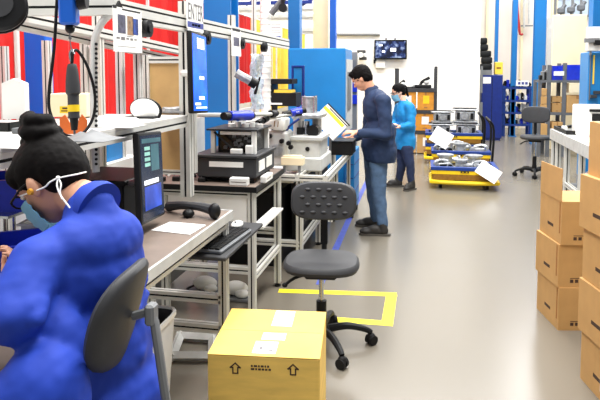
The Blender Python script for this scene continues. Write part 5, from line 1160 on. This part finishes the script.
def shoe(t, heel, toe, s=1.0, sole_m='sole', m='shoe'):
    d = (toe - heel); d.z = 0; L = d.length; d.normalize(); n = V((-d.y, d.x, 0)); R = rot3(d, n, V((0, 0, 1))); z = .012
    hz = V((heel.x, heel.y, 0)); o = skin('shoe', [(hz + d * .05 + V((0, 0, .05)), .040 * s, hz + d * (L - .06) + V((0, 0, .042)), .036 * s), (hz + d * .06 + V((0, 0, .05)), .044 * s, hz + d * .07 + V((0, 0, .115)), .046 * s)], [(hz + d * (L - .07) + V((0, 0, .038)), (.065 * s, .045 * s, .032 * s), R, 16), (hz + d * .14 + V((0, 0, .06)), (.08 * s, .042 * s, .045 * s), R, 16)], .008, m, t, 3)
    bm = B(); pts = [(-.0, -.035), (.06, -.04), (.13, -.036), (.2, -.046), (L - .03, -.038), (L, 0), (L - .03, .038), (.2, .046), (.13, .036), (.06, .04), (0, .035), (-.012, 0)]
    prism(bm, [(x, y * s) for x, y in pts], Matrix.Translation(hz) @ R.to_4x4(), .022); obj('sole', bm, sole_m, o)
# ---------------------------------------------------------------- the standing man
def standing(label, J, fh, uh, jk, jeans, s, hair_kind, skin_m='skin', mask=False, gl=False, tw=.0, vox=.011, hem_r=(.14, .185), hands=True, shoes=None, lap='white'):
    root = J['foot']; t = thing('person', label, 'person', (root[0], root[1], 0))
    f, l, u = basis(fh, uh); fb = V(J['fwd']).normalized(); lat = (J['shL'] - J['shR']).normalized(); upc = (J['neck'] - J['pelvis']).normalized(); R = rot3(*basis(upc.cross(lat) * -1 if upc.cross(lat).dot(fb) < 0 else upc.cross(lat), upc))
    caps, ells = [], []; head_parts(caps, ells, J['head'], f, l, u, s, J['neck'])
    ells += [(J['chest'], (.095 * s, .14 * s, .16 * s), R), (J['waist'], (.085 * s, .12 * s, .14 * s), R), (J['pelvis'], (.09 * s, .135 * s, .11 * s), R)]
    for q in 'LR':
        sh, el, wr, ha = J['sh' + q], J['el' + q], J['wr' + q], J['ha' + q]
        caps += [(J['chest'].lerp(sh, .6) + V((0, 0, .03)), .05 * s, sh, .048 * s), (sh, .046 * s, el, .036 * s), (el, .036 * s, wr, .024 * s)]; hand(caps, wr, ha - wr, J['pn' + q], 1 if q == 'L' else -1, s, curl=J.get('curl', (.5, .6, .4)))
        caps += [(J['hip' + q], .075 * s, J['kn' + q], .05 * s), (J['kn' + q], .048 * s, J['an' + q], .034 * s), (J['an' + q], .033 * s, J['an' + q] + V((0, 0, -.04)), .034 * s), (J['an' + q] + V((0, 0, -.03)), .03 * s, J['an' + q] + fb * .06 + V((0, 0, -.045)), .022 * s)]
    body = skin('body', caps, ells, .0075, skin_m, t, 3); face_bits(t, J['head'], f, l, u, s, skin_m)
    caps, ells = [], []
    ells += [(J['chest'], (.143 * s, .19 * s, .19 * s), R), (J['waist'], (hem_r[0] * s, hem_r[1] * s * .95, .17 * s), R), (J['waist'].lerp(J['pelvis'], .8), (hem_r[0] * s * 1.04, hem_r[1] * s * 1.02, .30 * s), R), (J['chest'].lerp(J['neck'], .6), (.085 * s, .13 * s, .08 * s), R)]
    caps.append((J['neck'] - upc * .03, .078 * s, J['neck'] + upc * .0, .068 * s))
    for q in 'LR':
        sh, el, wr = J['sh' + q], J['el' + q], J['wr' + q]
        caps += [(J['chest'].lerp(sh, .55) + upc * .05 * s, .08 * s, sh, .078 * s), (sh, .076 * s, el, .062 * s), (el, .062 * s, el.lerp(wr, .86), .044 * s)]
    hp = J['pelvis'] - V((0, 0, .085 * s))
    skin('jacket', caps, ells, vox, jk, t, 4, (.03, .12), cut=[(hp, V((0, 0, -1)))])
    bm = B(); a = J['chest'] + fb * .0
    caps, ells = [], [(J['pelvis'], (.105 * s, .15 * s, .12 * s), R)]
    for q in 'LR': caps += [(J['hip' + q], .098 * s, J['kn' + q], .068 * s), (J['kn' + q], .068 * s, J['an' + q] + V((0, 0, .02)), .054 * s)]
    skin('trousers', caps, ells, vox, jeans, t, 4, (.018, .09))
    for q in 'LR': shoe(t, J['heel' + q], J['toe' + q], 1.0)
    # hair
    Rh = rot3(f, l, u); c = J['head']; he = [(c + u * .042 * s - f * .012 * s, (.104 * s, .086 * s, .09 * s), Rh, 24), (c - f * .045 * s + u * .005 * s, (.066 * s, .079 * s, .09 * s), Rh, 20)]
    hc = []
    if hair_kind == 'tied': he.append((c - f * .11 * s + u * .03 * s, (.04 * s, .04 * s, .045 * s), Rh, 14)); hc.append((c - f * .12 * s + u * .02 * s, .03 * s, c - f * .13 * s - u * .10 * s, .015 * s))
    else: he.append((c + f * .06 * s + u * .085 * s, (.04 * s, .06 * s, .03 * s), Rh, 14))
    skin('hair', hc, he, .007, 'hair', t, 2, (.012, .02))
    if mask: face_mask(t, c, f, l, u, s)
    if gl: glasses(t, c, f, l, u, s)
    return t, R, upc, fb
Ym = 5.95
J = dict(fwd=V((-1, .05, 0)), foot=V((-.5, 5.95, 0)), head=P(362, 78, Y=Ym), neck=P(371.5, 91, Y=Ym + .01), chest=P(377, 108, Y=Ym), waist=P(379.5, 133, Y=Ym), pelvis=P(379, 152, Y=Ym),
    shL=P(383, 101, Y=5.76), elL=P(386, 135, Y=5.70), wrL=P(357, 132.5, Y=5.66), haL=P(342, 131.5, Y=5.64), pnL=V((-.2, .3, -.9)),
    shR=P(373, 103, Y=6.14), elR=P(368, 132, Y=6.2), wrR=P(353, 138, Y=6.05), haR=P(342, 138, Y=5.95), pnR=V((0, .2, -1)), curl=(.35, .45, .35),
    hipL=P(378.5, 158, Y=5.86), knL=P(379, 194, Y=5.84), anL=P(382.5, 226.5, Y=5.84), hipR=P(373, 158, Y=6.04), knR=P(373, 191, Y=6.08), anR=P(376, 220, Y=6.12))
hl, tl_ = P(389, 231, Z=.0), P(360, 234.5, Z=.0); J['heelL'] = V((J['anL'].x + .07, J['anL'].y, 0)); J['toeL'] = J['heelL'] + V((-.30, -.03, 0)); J['heelR'] = V((J['anR'].x + .07, J['anR'].y, 0)); J['toeR'] = J['heelR'] + V((-.29, .02, 0))
t, R, upc, fb = standing('person in a navy work jacket and jeans standing at the rail bench over a binder', J, V((-.82, .16, -.55)), V((-.55, 0, .83)), 'navy', 'denim', 1.0, 'short', hem_r=(.158, .235))
# jacket collar and cuff
bm = B(); c = J['neck']; ux = (J['head'] - J['neck']).normalized(); lathe(bm, [(.068, -.015), (.074, -.02), (.078, -.005), (.074, .016), (.066, .018), (.062, .0)], c=(0, 0, 0), seg=24, M4=frame(c, ux, up=(0, 1, 0))); obj('collar', bm, 'navy', t)
# ---------------------------------------------------------------- the woman in cyan
Yw = 8.3; s = .92
J = dict(fwd=V((-.8, -.6, 0)), foot=V((-.25, 8.3, 0)), head=P(398.5, 92, Y=Yw), neck=P(404, 102, Y=Yw), chest=P(406, 113, Y=Yw), waist=P(406, 128, Y=Yw), pelvis=P(405, 143, Y=Yw),
    shL=P(410, 108, Y=8.16), elL=P(411.5, 125, Y=8.14), wrL=P(400, 127, Y=8.02), haL=P(394.5, 123.5, Y=7.97), pnL=V((0, .3, -.9)),
    shR=P(399, 107.5, Y=8.44), elR=P(395.5, 123, Y=8.42), wrR=P(391.5, 126, Y=8.2), haR=P(388, 124, Y=8.1), pnR=V((.3, .2, -.9)),
    hipL=P(407, 149, Y=8.22), knL=P(410, 166, Y=8.2), anL=P(411, 182.5, Y=8.22), hipR=P(402.5, 149, Y=8.38), knR=P(401.5, 166, Y=8.35), anR=P(399, 182, Y=8.42))
J['heelL'] = V((J['anL'].x + .05, J['anL'].y + .05, 0)); J['toeL'] = J['heelL'] + V((-.14, -.2, 0)); J['heelR'] = V((J['anR'].x + .06, J['anR'].y, 0)); J['toeR'] = J['heelR'] + V((-.24, -.06, 0))
t, *_ = standing('person in a bright cyan smock, face mask and glasses standing beyond the man in navy', J, V((-.86, -.42, -.28)), V((-.25, -.1, .95)), 'cyan_smock', 'denim_dark', s, 'tied', 'skin_light', True, True, vox=.010, hem_r=(.14, .18))
# ---------------------------------------------------------------- the seated woman
hc = P(50, 179, D=1.75); f, l, u = basis(V((-.78, .10, -.62)), V((-.5, 0, .85))); s = 1.0
K = dict(pelvis=V((-.855, 1.46, .66)), waist=V((-.875, 1.47, .84)), chest=V((-.91, 1.49, 1.04)), neck=P(90, 202, D=1.69))
lat = V((-.20, -.98, 0)).normalized(); upc = (K['neck'] - K['pelvis']).normalized(); fwd = lat.cross(upc)
if fwd.x > 0: fwd = -fwd
R = rot3(fwd, fwd.cross(upc) * -1, upc)
t = thing('person', 'person in a royal blue smock with a dark hair bun, seated at the near bench', 'person', (-.82, 1.47, .60))
shL, shR = K['chest'] + lat * .165 + upc * .07 + fwd * .01, K['chest'] - lat * .15 + upc * .06 + fwd * .04
elL, elR = P(14, 318, D=1.42), V((-1.08, 1.80, .93)); wrL, wrR = P(-20, 300, D=1.46), P(2, 291, D=1.66); haL, haR = P(-45, 285, D=1.52), P(12, 270, D=1.68)
caps, ells = [], []; head_parts(caps, ells, hc, f, l, u, 1.0, K['neck'], .05); ells += [(hc + l * .084 - f * .006 - u * .012, (.019, .010, .032), rot3(f, l, u), 14)]
ells += [(K['chest'], (.09, .14, .17), R), (K['waist'], (.085, .12, .15), R), (K['pelvis'], (.10, .15, .11), R)]
kn = {'L': V((-1.26, 1.40, .62)), 'R': V((-1.22, 1.72, .62))}; an = {'L': V((-1.25, 1.38, .18)), 'R': V((-1.2, 1.75, .18))}; hp = {'L': K['pelvis'] + lat * .09 - V((0, 0, .02)), 'R': K['pelvis'] - lat * .09 - V((0, 0, .02))}
for q, sh, el, wr, ha, pn in (('L', shL, elL, wrL, haL, V((.2, .2, -.95))), ('R', shR, elR, wrR, haR, V((-.3, -.5, -.8)))):
    caps += [(K['chest'].lerp(sh, .6), .05, sh, .047), (sh, .044, el, .035), (el, .035, wr, .023), (hp[q], .075, kn[q], .05), (kn[q], .05, an[q], .034), (an[q], .032, an[q] + V((-.14, 0, -.06)), .028)]
    hand(caps, wr, ha - wr, pn, 1 if q == 'L' else -1, .92, curl=(.6, .7, .5))
skin('body', caps, ells, .0065, 'skin', t, 3); face_bits(t, hc, f, l, u, 1.0, 'skin')
# smock
caps, ells = [], [(K['chest'], (.125, .185, .17), R), (K['chest'] + upc * .08 - fwd * .03, (.10, .165, .10), R), (K['waist'], (.125, .185, .2), R), (K['pelvis'] + upc * .02, (.14, .215, .16), R), (K['pelvis'] - upc * .1, (.155, .23, .14), R), (P(55, 350, D=1.50), (.09, .08, .13), R), (P(45, 395, D=1.42), (.10, .11, .13), R), (P(20, 410, D=1.40), (.10, .10, .10), R)]
for q, sh, el, wr in (('L', shL, elL, wrL), ('R', shR, elR, wrR)):
    caps += [(K['chest'].lerp(sh, .5) + upc * .03, .09, sh, .078), (sh, .076, el, .066), (el, .068, el.lerp(wr, .82), .050), (hp[q] + V((0, 0, .01)), .10, hp[q].lerp(kn[q], .75), .085)]
# fold ridges across the waist and sleeve
bk = -fwd
for k, (zz, rr) in enumerate(((.00, .014), (.055, .012), (.11, .011), (-.06, .015))):
    p = K['waist'] + upc * zz + bk * .112; caps.append((p + lat * .13 - bk * .045, rr, p - lat * .03 + upc * .035 * (1 if k % 2 else -1), rr * 1.2)); caps.append((p - lat * .03 + upc * .035 * (1 if k % 2 else -1), rr * 1.2, p - lat * .13 - bk * .04 + upc * .05, rr))
caps.append((shL + bk * .05 - upc * .02, .016, elL + bk * .055 + upc * .03, .018)); caps.append((shL.lerp(elL, .45) - fwd * .06, .015, elL - fwd * .07, .02))
caps.append((K['neck'] - upc * .06, .085, K['neck'] - upc * .012, .068))
skin('smock', caps, ells, .009, 'smock', t, 5, (.019, .10))
bm = B(); ux = (hc - u * .05 - f * .03 - K['neck']).normalized(); lathe(bm, [(.060, -.04), (.075, -.04), (.074, -.02), (.062, .006), (.056, .008), (.054, -.02)], seg=28, M4=frame(K['neck'], ux, up=(0, 1, 0))); obj('collar', bm, 'smock', t)
for q in 'LR':
    skin('shoe', [(an[q] + V((.03, 0, -.09)), .035, an[q] + V((-.17, 0, -.1)), .03)], [], .01, 'shoe', t, 2)
    skin('trouser_leg', [(kn[q] + V((.1, 0, 0)), .075, kn[q], .07), (kn[q], .07, an[q], .05)], [], .012, 'denim_dark', t, 2)
# hair and bun
Rh = rot3(f, l, u); he = [(hc + u * .038 - f * .016, (.110, .086, .090), Rh, 26), (hc - f * .056 + u * .012, (.072, .084, .098), Rh, 24), (hc - f * .055 - u * .035, (.052, .062, .05), Rh, 18), (hc + f * .05 + u * .055, (.05, .078, .05), Rh, 18)]
bn = P(39, 131, D=1.74); hcps = [(hc + u * .09 - f * .02, .03, bn, .035)]
ax = (bn - hc).normalized(); a1 = axes(ax)[1]; a2 = axes(ax)[2]
for k in range(15):
    a, b2_ = k * .85, (k + 1) * .85; ra = .046 - .0016 * k; h0 = -.026 + .0046 * k; hcps.append((bn + (a1 * math.cos(a) + a2 * math.sin(a)) * ra + ax * h0, .0215, bn + (a1 * math.cos(b2_) + a2 * math.sin(b2_)) * ra + ax * (h0 + .0046), .0215))
he.append((bn, (.04, .04, .03), rot3(*basis(a1, ax)), 18))
skin('hair', hcps, he, .005, 'hair', t, 1, (.004, .02))
face_mask(t, hc, f, l, u, 1.0, False); glasses(t, hc, f, l, u, 1.02)
bm = B(); e = hc + l * .088 - u * .018 + f * .0; ell(bm, e, (.011, .011, .011)); cyl(bm, e, e + l * .012, .008); obj('ear_plug', bm, 'earplug', t)
bm = B(); kn_ = P(58, 178, D=1.645)
for pts in ((P(20, 196, D=1.70), P(43, 188, D=1.645), P(50, 182, D=1.640), kn_), (kn_, P(68, 176, D=1.652), P(78, 174, D=1.68), P(86, 172, D=1.72)), (kn_, P(57, 186, D=1.632), P(61, 196, D=1.622), P(70, 208, D=1.612)), (kn_, P(61, 184, D=1.634), P(60, 192, D=1.626), P(62, 199, D=1.618))):
    tube(bm, pts, .0023, 6)
ell(bm, kn_, .006); obj('mask_tie', bm, 'paper', t)
bm = B(); p = haR; ell(bm, wrR.lerp(haR, .9), (.011, .011, .009)); obj('pink_ring', bm, 'pink', t)
# her work piece and her chair
p = wrR.lerp(haR, .7); bm = B(); cyl(bm, V((p.x - .1, p.y + .02, Zb)), V((p.x - .1, p.y + .02, Zb + .06)), .03, .026); cyl(bm, V((p.x - .1, p.y + .02, Zb + .06)), V((p.x - .1, p.y + .02, Zb + .07)), .034); one('metal_fitting', bm, 'chrome', 'small round metal fitting on the bench by the seated woman\'s right hand', 'fitting')
ch = thing('work_chair', 'tall dark work chair with a curved backrest under the seated woman', 'chair', (-.80, 1.47, 0))
bm = B(); pad(bm, .44, .44, .06, Matrix.Translation((-.82, 1.47, .50)), dish=.01); obj('seat', bm, 'dark_grey', ch)
bm = B(); cyl(bm, (-.82, 1.47, .12), (-.82, 1.47, .5), .022); cyl(bm, (-.82, 1.47, .10), (-.82, 1.47, .32), .034); obj('gas_column', bm, 'black', ch)
for k in range(5):
    a = .3 + k * 2 * math.pi / 5; d = V((math.cos(a), math.sin(a), 0)); o = V((-.82, 1.47, 0)); bm = B(); tube(bm, [o + d * .03 + V((0, 0, .12)), o + d * .18 + V((0, 0, .11)), o + d * .31 + V((0, 0, .06))], lambda q: .024 - .008 * q, 8); lg = obj('base_leg', bm, 'black', ch)
    bm = B(); caster(bm, o + d * .31 + V((0, 0, .029)), a); obj('caster', bm, 'rubber', lg)
bc = P(134, 316, D=1.56); bn_ = V((.95, .10, -.24)).normalized()
bm = B(); M4 = frame(bc, bn_) @ Matrix.Translation((0, 0, -.04)); pad(bm, .31, .275, .035, M4, ex=2.5, curve=-.03); obj('backrest', bm, 'dark_grey', ch)
bm = B(); q = P(151, 311, D=1.53); tube(bm, [bc, q, P(154.5, 322, D=1.53), P(166, 400, D=1.55), P(171, 440, D=1.57), V((-.70, 1.44, .47)), V((-.80, 1.47, .47))], .012, 8, sub=1); box(bm, q - V((.012, .018, .035)), q + V((.014, .018, .02)), bev=.006); obj('back_bar', bm, 'mid_grey', ch)
